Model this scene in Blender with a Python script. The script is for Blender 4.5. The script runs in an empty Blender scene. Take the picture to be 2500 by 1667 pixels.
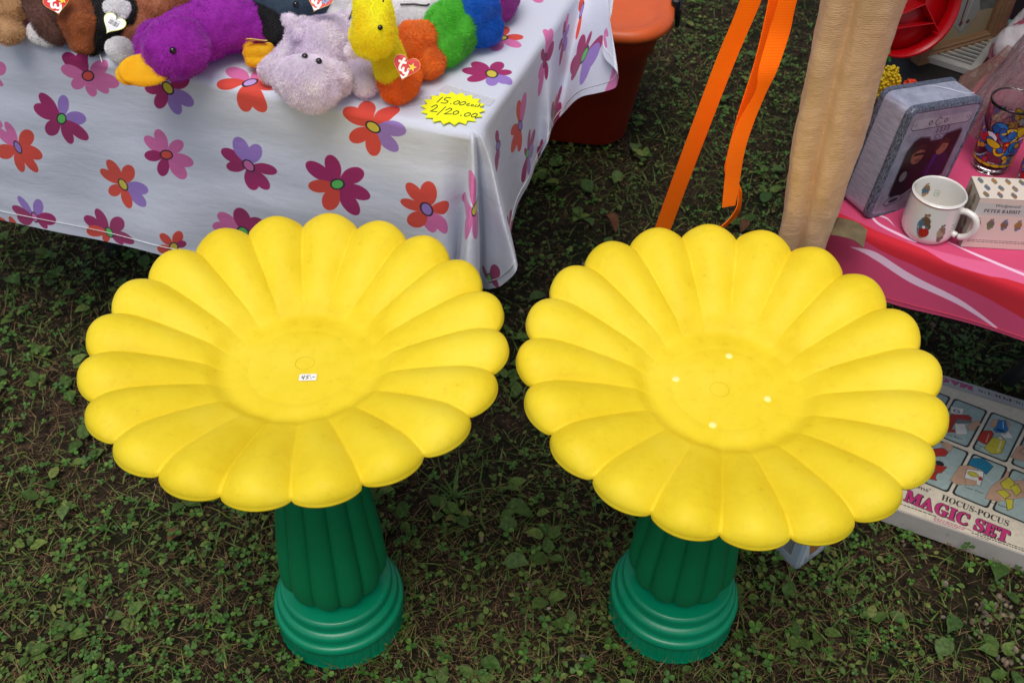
import bpy, bmesh, math, random
import numpy as np
from mathutils import Vector, Matrix, noise
from mathutils.bvhtree import BVHTree
R = math.radians
S = bpy.context.scene
COL = S.collection
# ------------------------------------------------------------------ camera
cd = bpy.data.cameras.new('camera'); cam = bpy.data.objects.new('camera', cd); COL.objects.link(cam)
th, ro = R(45), R(1.41)
fw = Vector((0, math.cos(th), -math.sin(th))); rt0 = Vector((1, 0, 0)); up0 = rt0.cross(fw)
rt = rt0*math.cos(ro) + up0*math.sin(ro); up = -rt0*math.sin(ro) + up0*math.cos(ro)
M = Matrix((rt, up, -fw)).transposed().to_4x4(); M.translation = (0, 0, 1.6)
cam.matrix_world = M
cd.sensor_width = 36; cd.lens = 36*2587/2500; cd.clip_start = .02; cd.clip_end = 400
cd.dof.use_dof = True; cd.dof.focus_distance = 1.42; cd.dof.aperture_fstop = 11
S.camera = cam
# ------------------------------------------------------------------ sky, sun, exposure
w = bpy.data.worlds.new('World'); S.world = w; w.use_nodes = True
nt = w.node_tree; nt.nodes.clear()
sky = nt.nodes.new('ShaderNodeTexSky'); sky.sky_type = 'NISHITA'; sky.sun_disc = False
sky.sun_elevation = R(70); sky.sun_rotation = R(190); sky.air_density = 1.0; sky.dust_density = 4.0; sky.ozone_density = 1.0
bg = nt.nodes.new('ShaderNodeBackground'); bg.inputs[1].default_value = .12
wo = nt.nodes.new('ShaderNodeOutputWorld'); hs = nt.nodes.new('ShaderNodeHueSaturation'); hs.inputs['Saturation'].default_value = .78; nt.links.new(sky.outputs[0], hs.inputs['Color']); nt.links.new(hs.outputs[0], bg.inputs[0]); nt.links.new(bg.outputs[0], wo.inputs[0])
sl = bpy.data.lights.new('sun', 'SUN'); sl.energy = 1.5; sl.angle = R(36); sl.color = (1, .965, .91)
so = bpy.data.objects.new('sun', sl); COL.objects.link(so)
so.rotation_euler = (R(16), 0, R(-12)); so.location = (0, 0, 6)
S.view_settings.view_transform = 'Standard'; S.view_settings.look = 'None'; S.view_settings.exposure = 0.0; S.view_settings.gamma = 1
S.render.engine = 'CYCLES'; S.cycles.max_bounces = 8; S.cycles.transparent_max_bounces = 12; S.cycles.use_denoising = True
random.seed(4); RG = np.random.default_rng(7)

# ------------------------------------------------------------------ materials
def lin(c):
    return tuple((v/255/12.92 if v/255 <= .04045 else ((v/255+.055)/1.055)**2.4) for v in c[:3])
class Mat:
    def __init__(s, name):
        s.m = bpy.data.materials.new(name); s.m.use_nodes = True; s.t = s.m.node_tree
        s.b = s.t.nodes['Principled BSDF']; s.out = s.t.nodes['Material Output']
    def n(s, typ, **kw):
        x = s.t.nodes.new(typ)
        for k, v in kw.items(): setattr(x, k, v)
        return x
    def l(s, a, b): s.t.links.new(a, b)
    def tex(s, scale, detail=4, rough=.55, coord='Object', stretch=None):
        tc = s.n('ShaderNodeTexCoord'); nz = s.n('ShaderNodeTexNoise')
        nz.inputs['Scale'].default_value = scale; nz.inputs['Detail'].default_value = detail; nz.inputs['Roughness'].default_value = rough
        if stretch:
            mp = s.n('ShaderNodeMapping'); mp.inputs['Scale'].default_value = stretch
            s.l(tc.outputs[coord], mp.inputs[0]); s.l(mp.outputs[0], nz.inputs['Vector'])
        else: s.l(tc.outputs[coord], nz.inputs['Vector'])
        return nz.outputs['Fac']
    def ramp(s, fac, stops):
        r = s.n('ShaderNodeValToRGB'); e = r.color_ramp.elements
        while len(e) < len(stops): e.new(.5)
        for k, (p, c) in enumerate(stops): e[k].position = p; e[k].color = (*c, 1)
        s.l(fac, r.inputs[0]); return r.outputs[0]
    def bump(s, h, strength=.3, dist=.002, prev=None):
        b = s.n('ShaderNodeBump'); b.inputs['Strength'].default_value = strength; b.inputs['Distance'].default_value = dist
        s.l(h, b.inputs['Height'])
        if prev is not None: s.l(prev, b.inputs['Normal'])
        return b.outputs[0]
    def p(s, **kw):
        for k, v in kw.items():
            k = {'color': 'Base Color', 'rough': 'Roughness', 'spec': 'Specular IOR Level', 'sheen': 'Sheen Weight', 'sheen_r': 'Sheen Roughness', 'metal': 'Metallic',
                 'trans': 'Transmission Weight', 'coat': 'Coat Weight', 'coat_r': 'Coat Roughness', 'normal': 'Normal', 'alpha': 'Alpha', 'sss': 'Subsurface Weight', 'ior': 'IOR'}[k]
            i = s.b.inputs[k]
            if isinstance(v, bpy.types.NodeSocket): s.l(v, i)
            elif isinstance(v, tuple): i.default_value = (*v, 1)
            else: i.default_value = v
        return s
def varied(name, c, rough=.5, amt=.18, scale=8, bscale=0, bstr=.2, bdist=.001, stretch=None, **kw):
    """a base colour that wanders a little, with an optional fine bump"""
    m = Mat(name); c = lin(c)
    f = m.tex(scale, 5, .6, stretch=stretch)
    m.p(color=m.ramp(f, [(.3, tuple(v*(1-amt) for v in c)), (.7, tuple(min(1, v*(1+amt)) for v in c))]), rough=rough, **kw)
    if bscale: m.p(normal=m.bump(m.tex(bscale, 3, .6), bstr, bdist))
    return m.m

# ------------------------------------------------------------------ printed artwork, drawn by this script into generated images
class Canvas:
    def __init__(s, w, h, c):
        s.w, s.h = w, h; s.a = np.ones((h, w, 4), np.float32); s.a[..., :3] = np.array(c, np.float32)/255
    def poly(s, pts, c, al=1., ss=3):
        """even-odd fill of one closed outline, or of several when pts is a list of lists; x right, y DOWN, in canvas pixels"""
        loops = pts if isinstance(pts[0][0], (list, tuple, np.ndarray)) else [pts]
        loops = [np.array(l, float) for l in loops]
        q = np.concatenate(loops); x0, y0 = np.floor(q.min(0)).astype(int); x1, y1 = np.ceil(q.max(0)).astype(int)+1
        x0, y0, x1, y1 = max(x0, 0), max(y0, 0), min(x1, s.w), min(y1, s.h)
        if x1 <= x0 or y1 <= y0: return
        X = x0+(np.arange((x1-x0)*ss)+.5)/ss; Y = y0+(np.arange((y1-y0)*ss)+.5)/ss
        ins = np.zeros((len(Y), len(X)), bool)
        for l in loops:
            nx = np.roll(l, -1, 0)
            for (ax, ay), (bx, by) in zip(l, nx):
                if ay == by: continue
                lo, hi = (ay, by) if ay < by else (by, ay)
                r0, r1 = np.searchsorted(Y, lo), np.searchsorted(Y, hi)
                if r1 <= r0: continue
                xs = ax+(Y[r0:r1]-ay)*(bx-ax)/(by-ay)
                ins[r0:r1] ^= X[None, :] < xs[:, None]
        cov = ins.reshape(y1-y0, ss, x1-x0, ss).mean((1, 3))[..., None]*al
        reg = s.a[y0:y1, x0:x1]
        reg[..., :3] = reg[..., :3]*(1-cov)+np.array(c, np.float32)/255*cov
        reg[..., 3:] = np.maximum(reg[..., 3:], cov)
    def ell(s, cx, cy, rx, ry, c, rot=0, al=1., n=40):
        t = np.linspace(0, 2*np.pi, n, endpoint=False); x, y = rx*np.cos(t), ry*np.sin(t)
        s.poly(np.stack([cx+x*math.cos(rot)-y*math.sin(rot), cy+x*math.sin(rot)+y*math.cos(rot)], 1), c, al)
    def line(s, pts, wd, c, al=1., cap=True):
        pts = [np.array(p, float) for p in pts]
        for a, b in zip(pts, pts[1:]):
            d = b-a; L = np.hypot(*d)
            if L < 1e-6: continue
            n = np.array([-d[1], d[0]])/L*wd/2
            s.poly([a+n, b+n, b-n, a-n], c, al)
        if cap:
            for p in pts: s.ell(p[0], p[1], wd/2, wd/2, c, al=al, n=14)
    def rect(s, x0, y0, x1, y1, c, al=1.): s.poly([(x0, y0), (x1, y0), (x1, y1), (x0, y1)], c, al)
    def rrect(s, x0, y0, x1, y1, r, c, al=1.):
        p = []
        for cx, cy, a0 in ((x1-r, y0+r, -90), (x1-r, y1-r, 0), (x0+r, y1-r, 90), (x0+r, y0+r, 180)):
            for k in range(7): a = R(a0+15*k); p.append((cx+r*math.cos(a), cy+r*math.sin(a)))
        s.poly(p, c, al)
    def text(s, txt, x, y, size, c, bold=0., sx=1., rot=0., serif=False, align='LEFT', shear=0.):
        """x, y = baseline start in canvas pixels; size = cap height in pixels"""
        if serif:
            txt = ''.join(chr(0x1D400+ord(ch)-65) if 'A' <= ch <= 'Z' else chr(0x1D41A+ord(ch)-97) if 'a' <= ch <= 'z' else chr(0x1D7CE+ord(ch)-48) if ch.isdigit() else ch for ch in txt)
        cu = bpy.data.curves.new('txt', 'FONT'); cu.body = txt; cu.size = 1; cu.align_x = align; cu.offset = bold; cu.shear = shear; cu.resolution_u = 3
        ob = bpy.data.objects.new('txt', cu); COL.objects.link(ob)
        me = bpy.data.meshes.new_from_object(ob.evaluated_get(bpy.context.evaluated_depsgraph_get()))
        me.calc_loop_triangles()
        v = np.array([q.co[:2] for q in me.vertices]).reshape(-1, 2)
        k = size/.70; cr, sr = math.cos(rot), math.sin(rot)
        for t in me.loop_triangles:
            p = v[list(t.vertices)]; px = p[:, 0]*k*sx; py = -p[:, 1]*k
            s.poly(np.stack([x+px*cr-py*sr, y+px*sr+py*cr], 1), c, ss=4)
        bpy.data.objects.remove(ob); bpy.data.curves.remove(cu); bpy.data.meshes.remove(me)
    def grime(s, amt=.05, cell=40, seed=0):
        g = np.random.default_rng(seed); acc = np.zeros((s.h, s.w), np.float32)
        for c_, k in ((cell, .6), (max(2, cell//6), .4)):
            z = g.random((s.h//c_+2, s.w//c_+2)); yy = np.arange(s.h)/c_; xx = np.arange(s.w)/c_
            y0 = yy.astype(int); x0 = xx.astype(int); fy = (yy-y0)[:, None]; fx = (xx-x0)[None]
            a = z[y0][:, x0]*(1-fx)+z[y0][:, x0+1]*fx; b = z[y0+1][:, x0]*(1-fx)+z[y0+1][:, x0+1]*fx
            acc += k*(a*(1-fy)+b*fy)
        s.a[..., :3] *= (1-amt*acc)[..., None]
    def image(s, name):
        im = bpy.data.images.new(name, s.w, s.h, alpha=True)
        im.pixels.foreach_set(np.ascontiguousarray(s.a[::-1]).ravel().astype(np.float32)); im.pack(); return im
def printed(name, cv, rough=.6, bscale=0, bstr=.2, alpha=False, weave=0, creases=None, **kw):
    m = Mat(name); im = m.n('ShaderNodeTexImage', image=cv.image(name), extension='EXTEND')
    m.p(color=im.outputs[0], rough=rough, **kw)
    if alpha: m.p(alpha=im.outputs[1])
    nrm = None
    if weave: nrm = m.bump(m.tex(weave, 2, .5), .25, .0006)
    if bscale: nrm = m.bump(m.tex(bscale, 3, .6), bstr, .003, nrm)
    if creases: nrm = m.bump(m.tex(creases[0], 5, .6, stretch=creases[1]), .28, .004, nrm)
    if nrm is not None: m.p(normal=nrm)
    return m.m

# ------------------------------------------------------------------ objects
def link(name, me, mat=None, parent=None, smooth=True):
    o = bpy.data.objects.new(name, me); COL.objects.link(o)
    if mat is not None and not me.materials: me.materials.append(mat)
    if parent is not None: o.parent = parent
    if smooth is True: me.shade_smooth()
    elif smooth: 
        me.shade_smooth(); me.set_sharp_from_angle(angle=R(smooth))
    return o
def grid_mesh(P, uv=None, closed=False, flip=False):
    """P: (n, m, 3) array -> quads; closed wraps the second axis"""
    n, m = P.shape[:2]; me = bpy.data.meshes.new('mesh')
    i = np.arange(n-1)[:, None]; j = np.arange(m if closed else m-1)[None]; j1 = (j+1) % m
    f = np.stack([i*m+j, i*m+j1, (i+1)*m+j1, (i+1)*m+j], -1).reshape(-1, 4)
    if flip: f = f[:, ::-1]
    me.from_pydata(P.reshape(-1, 3).tolist(), [], f.tolist())
    if uv is not None:
        l = me.uv_layers.new(name='UVMap'); l.data.foreach_set('uv', uv.reshape(-1, 2)[f.ravel()].astype(np.float32).ravel())
    return me
def lathe(prof, n=64, lobes=None):
    a = np.linspace(0, 2*np.pi, n, endpoint=False); prof = np.array(prof, float)
    r = prof[:, 0][:, None]*np.ones(n)[None]
    if lobes is not None: r = lobes(prof[:, 0][:, None], prof[:, 1][:, None], a[None])
    return grid_mesh(np.stack([r*np.cos(a), r*np.sin(a), prof[:, 1][:, None]*np.ones(n)], -1), closed=True)
def box_bm(bm, c, d, bev=0., rot=None):
    r = bmesh.ops.create_cube(bm, size=1); vs = r['verts']
    for v in vs: v.co = Vector((v.co.x*d[0], v.co.y*d[1], v.co.z*d[2]))
    if bev:
        es = list({e for v in vs for e in v.link_edges}); q = bmesh.ops.bevel(bm, geom=es, offset=bev, segments=3, profile=.5, affect='EDGES')
        vs = list({v for f in q['faces'] for v in f.verts} | {v for v in vs if v.is_valid})
    for v in vs:
        if rot is not None: v.co = rot @ v.co
        v.co += Vector(c)
def box(c, d, bev=0., rot=None):
    bm = bmesh.new(); box_bm(bm, c, d, bev, rot); return bm_mesh(bm)
def bm_mesh(bm):
    me = bpy.data.meshes.new('mesh'); bm.normal_update(); bm.to_mesh(me); bm.free(); return me
def tube(pts, rad, n=10, mat=None):
    pts = [Vector(p) for p in pts]; P = []
    rad = rad if isinstance(rad, (list, tuple)) else [rad]*len(pts)
    pu = Vector((0, 0, 1))
    for k, p in enumerate(pts):
        d = (pts[min(k+1, len(pts)-1)]-pts[max(k-1, 0)]).normalized()
        if abs(d.dot(pu)) > .95: pu = Vector((1, 0, 0))
        a = d.cross(pu).normalized(); b = d.cross(a).normalized()
        P.append([tuple(p+(a*math.cos(t)+b*math.sin(t))*rad[k]) for t in [2*math.pi*i/n for i in range(n)]])
    return grid_mesh(np.array(P), closed=True)
def smooth_pts(pts, n=6):
    p = [np.array(q, float) for q in pts]; p = [2*p[0]-p[1]]+p+[2*p[-1]-p[-2]]; out = []
    for k in range(1, len(p)-2):
        for i in range(n):
            t = i/n; a, b, c, d = p[k-1:k+3]
            out.append(.5*((2*b)+(c-a)*t+(2*a-5*b+4*c-d)*t*t+(3*b-a-3*c+d)*t**3))
    out.append(p[-2]); return np.array(out)
def tag(o, label, cat, group=None, kind=None):
    if label: o['label'] = label
    if cat: o['category'] = cat
    if group: o['group'] = group
    if kind: o['kind'] = kind
    return o
def thing(name, label, cat, loc=(0, 0, 0), rz=0, group=None):
    o = bpy.data.objects.new(name, None); o.empty_display_size = .05; COL.objects.link(o); o.location = loc; o.rotation_euler = (0, 0, rz)
    return tag(o, label, cat, group)
def quad_uv(name, q, mat, parent=None, nx=1, ny=1, lift=None):
    """a printed face: q = four corners (top-left, top-right, bottom-right, bottom-left)"""
    q = [Vector(p) for p in q]; P = np.zeros((ny+1, nx+1, 3)); U = np.zeros((ny+1, nx+1, 2))
    for j in range(ny+1):
        for i in range(nx+1):
            s_, t_ = i/nx, j/ny; p = (q[0]*(1-s_)+q[1]*s_)*(1-t_)+(q[3]*(1-s_)+q[2]*s_)*t_
            P[j, i] = p; U[j, i] = (s_, 1-t_)
    return link(name, grid_mesh(P, U, flip=True), mat, parent, smooth=False)

# ================================================================== ground
def soil_material():
    m = Mat('soil')
    a = m.tex(55, 8, .7); b = m.tex(6, 4, .6)
    c1 = m.ramp(a, [(.32, (.010, .007, .005)), (.5, (.030, .020, .013)), (.72, (.075, .052, .034))])
    c2 = m.ramp(a, [(.35, (.008, .009, .004)), (.6, (.020, .022, .009)), (.75, (.045, .042, .02))])
    mx = m.n('ShaderNodeMix', data_type='RGBA'); m.l(m.ramp(b, [(.4, (0, 0, 0)), (.6, (1, 1, 1))]), mx.inputs[0]); m.l(c1, mx.inputs[6]); m.l(c2, mx.inputs[7])
    m.p(color=mx.outputs[2], rough=.95, spec=.15, normal=m.bump(m.tex(90, 6, .7), .9, .01))
    return m.m
gx = np.concatenate([[-60, -20, -6], np.linspace(-2.6, 2.6, 131), [6, 20, 60]]); gy = np.concatenate([[-40, -8, -1], np.linspace(.2, 4.4, 106), [8, 20, 80]])
def gz(x, y):
    return .006*np.sin(x*5.1+1)*np.cos(y*4.3)+.004*np.sin(x*17+y*11)+.002*np.sin(x*39-y*31)
GX, GY = np.meshgrid(gx, gy); GZ = gz(GX, GY)-.004
ground = link('ground', grid_mesh(np.stack([GX, GY, GZ], -1)), soil_material()); tag(ground, 'damp brown soil under patchy lawn and clover', 'ground', kind='structure')

def leaf_mat(name, cols, rough=.55, trans=.25, spec=.35):
    """colour differs from leaf to leaf (random per island)"""
    m = Mat(name); g = m.n('ShaderNodeNewGeometry')
    r = m.n('ShaderNodeValToRGB'); e = r.color_ramp.elements
    while len(e) < len(cols): e.new(.5)
    for k, c in enumerate(cols): e[k].position = k/(len(cols)-1); e[k].color = (*c, 1)
    m.l(g.outputs['Random Per Island'], r.inputs[0]); bl_ = m.ramp(m.tex(160, 4, .65), [(.32, (.55, .55, .5)), (.62, (1.15, 1.15, 1.1))]); mx = m.n('ShaderNodeMix', data_type='RGBA', blend_type='MULTIPLY'); mx.inputs[0].default_value = 1; m.l(r.outputs[0], mx.inputs[6]); m.l(bl_, mx.inputs[7]); r = mx; m.p(color=mx.outputs[2], rough=rough, spec=spec, normal=m.bump(m.tex(260, 3, .6), .4, .001))
    if trans:
        t = m.n('ShaderNodeBsdfTranslucent'); m.l(r.outputs[2], t.inputs[0]); x = m.n('ShaderNodeMixShader'); x.inputs[0].default_value = trans
        m.l(m.b.outputs[0], x.inputs[1]); m.l(t.outputs[0], x.inputs[2]); m.l(x.outputs[0], m.out.inputs[0])
    return m.m
PATCH = RG.random((64, 64))
def patchy(x, y, f, o=0):
    """smooth random 0..1 field"""
    X = (x*f+o) % 63; Y = (y*f+o*1.7) % 63; i, j = X.astype(int), Y.astype(int); u, v = X-i, Y-j; u = u*u*(3-2*u); v = v*v*(3-2*v)
    return (PATCH[j, i]*(1-u)+PATCH[j, i+1]*u)*(1-v)+(PATCH[j+1, i]*(1-u)+PATCH[j+1, i+1]*u)*v
BASES = [(-.277, .942, .104), (.282, .966, .104)]
def scatter(n, f=2.5, o=0, power=1., lo=0.):
    k = n*3; y = .45+3.3*RG.random(k)**1.25; x = (RG.random(k)*2-1)*(.75+.42*y)
    keep = RG.random(k) < np.clip(patchy(x, y, f, o)*1.5-.25, lo, 1)**power
    for bx, by, br in BASES: keep &= (np.hypot(x-bx, y-by) > br+.004)
    return x[keep][:n], y[keep][:n]
def leaf_mesh(V, F):
    me = bpy.data.meshes.new('mesh'); n = len(V); k = F.shape[1]
    me.vertices.add(n); me.vertices.foreach_set('co', V.astype(np.float32).ravel())
    me.loops.add(F.size); me.loops.foreach_set('vertex_index', F.astype(np.int32).ravel())
    me.polygons.add(len(F)); me.polygons.foreach_set('loop_start', np.arange(0, F.size, k, dtype=np.int32)); me.update(calc_edges=True); me.validate(); return me
def place(shape, faces, x, y, z, yaw, tilt, tdir, sc):
    """copies of a small shape (k,3) put down n times: tilt about a horizontal axis at tdir, then yaw"""
    n = len(x); k = len(shape); s = shape[None]*sc[:, None, None] if np.ndim(sc) == 1 else shape[None]*sc[:, None, :]
    c, q = np.cos(yaw)[:, None], np.sin(yaw)[:, None]
    X = s[..., 0]*c-s[..., 1]*q; Y = s[..., 0]*q+s[..., 1]*c; Z = s[..., 2]+0*X
    ax, ay = np.cos(tdir)[:, None], np.sin(tdir)[:, None]; ct, st = np.cos(tilt)[:, None], np.sin(tilt)[:, None]
    d = X*ax+Y*ay; e = -X*ay+Y*ax; d2 = d*ct-Z*st; Z2 = d*st+Z*ct
    V = np.stack([d2*ax-e*ay+x[:, None], d2*ay+e*ax+y[:, None], Z2+z[:, None]], -1).reshape(-1, 3)
    F = (faces[None]+(np.arange(n)*k)[:, None, None]).reshape(-1, faces.shape[1]); return V, F
def join(parts):
    V, F, o = [], [], 0
    for v, f in parts: V.append(v); F.append(f+o); o += len(v)
    return leaf_mesh(np.concatenate(V), np.concatenate(F))
U = lambda n, a, b: a+(b-a)*RG.random(n)
# clover: three folded leaflets on a short stalk
L1 = np.array([(0, 0, 0), (.45, .42, .10), (.85, .40, .10), (1.0, .14, .02), (.93, 0, -.03), (1.0, -.14, .02), (.85, -.40, .10), (.45, -.42, .10)])
LF = np.array([(0, 1, 2, 3), (0, 3, 4, 4), (0, 4, 5, 5), (0, 5, 6, 7)])
LQ = np.array([(0, 1, 2), (0, 2, 3), (0, 3, 4), (0, 4, 5), (0, 5, 6), (0, 6, 7)])
def clover(n, o, zlo, zhi, slo, shi):
    x, y = scatter(n, 3.2, o, 1.9); n = len(x); yaw = U(n, 0, 6.3); sc = U(n, slo, shi); z = gz(x, y)+U(n, zlo, zhi); tl = U(n, 0, .45); td = U(n, 0, 6.3); P = []
    for k in range(3): P.append(place(L1, LQ, x, y, z, yaw+k*2.094+U(n, -.2, .2), tl, td, sc))
    ST = np.array([(-.02, 0, 0), (.02, 0, 0), (.0, .02, -2.2)]); P.append(place(ST, np.array([(0, 1, 2)]), x, y, z, yaw, U(n, -.3, .3), td, sc))
    return P
clm = leaf_mat('clover_leaf', [(0.046, 0.131, 0.023), (0.077, 0.196, 0.032), (0.060, 0.164, 0.025), (0.115, 0.273, 0.039), (0.069, 0.153, 0.038), (0.173, 0.328, 0.044)])
o = link('clover', join(clover(6000, 3, .005, .024, .0045, .0088)+clover(900, 9, .015, .04, .009, .0125)), clm, smooth=False)
tag(o, 'small three-leaved clover growing all through the lawn', 'clover', kind='stuff')
# small weeds: single round leaves in loose sprays
def ovate(k=5, fold=.12, curl=.12, wd=.34):
    v = [(0, 0, 0)]; 
    for i in range(1, k+1):
        t = i/(k+1); w_ = wd*math.sin(math.pi*t**.8)**.8; zz = curl*math.sin(t*2.6)*.6
        v += [(t, w_, zz+fold*w_), (t, 0, zz-fold*.25), (t, -w_, zz+fold*w_)]
    v.append((1.05, 0, -curl*.3)); v = np.array(v); f = [(0, 2, 1), (0, 3, 2)]
    for i in range(k-1):
        a = 1+3*i; b = a+3
        f += [(a, a+1, b+1), (a, b+1, b), (a+1, a+2, b+2), (a+1, b+2, b+1)]
    a = 1+3*(k-1); e = len(v)-1; f += [(a, a+1, e), (a+1, a+2, e)]
    return v, np.array(f)
OV, OF = ovate(); P = []
x, y = scatter(15000, 4.0, 21, 1.3, .08); n = len(x); P.append(place(OV, OF, x, y, gz(x, y)+U(n, .002, .02), U(n, 0, 6.3), U(n, -.5, .4), U(n, 0, 6.3), U(n, .006, .015)))
# rosettes of larger plantain-like leaves
cx, cy = scatter(420, 3, 33, .7, .2)
for k in range(6):
    m_ = RG.random(len(cx)) < .72; q = m_.sum(); ya = U(q, 0, 6.3)
    P.append(place(OV, OF, cx[m_]+np.cos(ya)*.004, cy[m_]+np.sin(ya)*.004, gz(cx[m_], cy[m_])+U(q, .006, .016), ya, U(q, .0, .45), ya, U(q, .014, .036)))
wm = leaf_mat('weed_leaf', [(0.049, 0.098, 0.022), (0.089, 0.161, 0.034), (0.066, 0.123, 0.029), (0.133, 0.217, 0.050), (0.099, 0.154, 0.043), (0.180, 0.266, 0.062), (0.202, 0.210, 0.062)], rough=.6, spec=.2)
o = link('weeds', join(P), wm, smooth=False); tag(o, 'broad-leaved lawn weeds lying flat between the grass', 'weeds', kind='stuff')
# big single leaves (violet, dock)
P = []; x, y = scatter(300, 2.2, 44, .8, .15); n = len(x); BV, BF = ovate(8, .16, .2, .36)
ya = U(n, 0, 6.3); P.append(place(BV, BF, x, y, gz(x, y)+U(n, .008, .022), ya, U(n, -.25, .5), U(n, 0, 6.3), U(n, .022, .046)))
o = link('broad_leaves', join(P), leaf_mat('broad_leaf', [(0.054, 0.115, 0.032), (0.095, 0.168, 0.047), (0.068, 0.140, 0.034), (0.136, 0.210, 0.068), (0.088, 0.154, 0.051)], rough=.6, spec=.2), smooth=False)
tag(o, 'larger oval dull green leaves scattered over the lawn', 'leaves', kind='stuff')
# grass blades
def blade(seg=4, bend=.6, wd=.5):
    v = []; z = x_ = 0.; a = 1.15
    for i in range(seg+1):
        w_ = wd*(1-(i/seg)**1.6)*.5+.02; v += [(x_, w_, z), (x_, -w_, z)]; x_ += math.cos(a)/seg; z += math.sin(a)/seg; a -= bend
    f = []
    for i in range(seg): q = 2*i; f += [(q, q+1, q+3), (q, q+3, q+2)]
    return np.array(v), np.array(f)
P = []
for bend, wd, n, lo, hi, off in ((.40, .055, 8000, .025, .065, 5), (.30, .050, 5000, .03, .08, 15), (.62, .05, 8000, .03, .07, 25)):
    v, f = blade(4, bend, 1.); x, y = scatter(n, 3.4, off, .9, .1); n = len(x); L = U(n, lo, hi); W_ = U(n, .0013, .0034)
    P.append(place(v, f, x, y, gz(x, y)-.002, U(n, 0, 6.3), U(n, -.5, .3), U(n, 0, 6.3), np.stack([L, W_, L*U(n, .25, .62)], 1)))
gm = leaf_mat('grass_blade', [(0.063, 0.117, 0.018), (0.103, 0.185, 0.031), (0.083, 0.150, 0.027), (0.166, 0.246, 0.046), (0.118, 0.177, 0.038), (0.227, 0.273, 0.062)], rough=.5)
o = link('grass', join(P), gm, smooth=False); tag(o, 'short sparse lawn grass blades bending every way', 'grass', kind='stuff')
# dry clippings
P = []
for n, lo, hi, f_, off in ((60000, .008, .030, 3, 50), (34000, .025, .075, 2.2, 60)):
    v, f = blade(3, .18, 1.); v = v.copy(); v[:, 2] *= .25
    x, y = scatter(n, f_, off, .7, .25); n = len(x); L = U(n, lo, hi); W_ = U(n, .0005, .0014)
    P.append(place(v, f, x, y, gz(x, y)+U(n, .000, .012), U(n, 0, 6.3), U(n, -.25, .25), U(n, 0, 6.3), np.stack([L, W_, L*.8], 1)))
dm = leaf_mat('dry_clipping', [(0.079, 0.045, 0.021), (0.165, 0.096, 0.046), (0.112, 0.062, 0.029), (0.274, 0.168, 0.077), (0.144, 0.076, 0.036), (0.432, 0.285, 0.145), (0.086, 0.055, 0.025)], rough=.8, trans=.1)
o = link('dry_clippings', join(P), dm, smooth=False); tag(o, 'dry brown grass clippings and roots over the soil', 'thatch', kind='stuff')
# blades leaning on the feet of the two pedestals
P = []
for bx, by, br in BASES:
    v, f = blade(4, .35, 1.); n = 170; a = U(n, 0, 6.3); r = br+U(n, .002, .022); L = U(n, .02, .045)
    P.append(place(v, f, bx+r*np.cos(a), by+r*np.sin(a), gz(bx+r*np.cos(a), by+r*np.sin(a))-.002, a+U(n, -1.6, 1.6), U(n, -.3, .3), a, np.stack([L, U(n, .0012, .003), L*U(n, .3, .8)], 1)))
o = link('edge_grass', join(P), gm, smooth=False); tag(o, 'grass blades brushing the feet of the green pedestals', 'grass', kind='stuff')
# pebbles, thick in the lower right corner
PB = []; g = random.Random(12); bm = bmesh.new(); cpb = Vector((0.8590, 0.9407, 0.0000))
for k in range(170):
    if k < 70: x, y = cpb.x+g.gauss(0, .045), cpb.y+g.gauss(0, .05)
    else: x, y = g.uniform(-.9, .95), g.uniform(.6, 2.2)
    if any(math.hypot(x-bx, y-by) < .12 for bx, by, _ in BASES): continue
    r_ = g.uniform(.003, .0075); bmesh.ops.create_icosphere(bm, subdivisions=2, radius=1, matrix=Matrix.LocRotScale(Vector((x, y, r_*.35)), __import__('mathutils').Euler((g.uniform(0, 3), g.uniform(0, 3), g.uniform(0, 3))), Vector((r_, r_*g.uniform(.6, .9), r_*g.uniform(.5, .8)))))
o = link('pebbles', bm_mesh(bm), leaf_mat('pebble_stone', [(.16, .13, .10), (.28, .22, .16), (.10, .09, .085), (.34, .28, .22), (.20, .14, .10)], rough=.8, trans=0)); tag(o, 'small tan and grey pebbles lying in the lawn', 'pebbles', kind='stuff')
# tall tuft in front of the cracker tin and fallen brown leaves: countable, so each its own object
def tuft(loc, n, L, label, seed, wd=.0055, cat='grass tuft'):
    g = np.random.default_rng(seed); v, f = blade(6, .24, 1.); q = lambda a, b: a+(b-a)*g.random(n)
    Ls = q(L*.6, L*1.1); me = join([place(v, f, q(-.006, .006), q(-.006, .006), np.zeros(n), q(0, 6.3), q(-.2, .2), q(0, 6.3), np.stack([Ls, q(wd*.8, wd*1.3), Ls*q(.5, 1)], 1))])
    o = link('grass_tuft', me, leaf_mat('tuft_blade', [(.08, .16, .035), (.12, .22, .05), (.09, .17, .04)], rough=.4)); o.location = loc; tag(o, label, cat)
tuft((0.5839, 1.0417, 0.0000), 9, .055, 'bright green grass tuft right in front of the cracker tin', 3)
tuft((0.6219, 1.1564, 0.0000), 9, .05, 'green grass tuft at the lower left corner of the magic set box', 13)
tuft((-0.1032, 1.1855, 0.0000), 16, .075, 'long-bladed grass tuft beside the left green pedestal', 5, .004)
tuft((0.8383, 1.1357, 0.0000), 10, .045, 'green grass tuft touching the front edge of the magic set box', 8)
bl = varied('dead_leaf', (98, 60, 34), .8, .4, 60)
def dead_leaf(loc, rz, s, label):
    v, f = ovate(7, .5, .9, .30); v = v.copy()*s; v[:, 2] += .012
    o = link('fallen_leaf', leaf_mesh(v, f), bl); o.location = loc; o.rotation_euler = (.15, -.2, rz); tag(o, label, 'leaf', 'fallen brown leaves')
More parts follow.
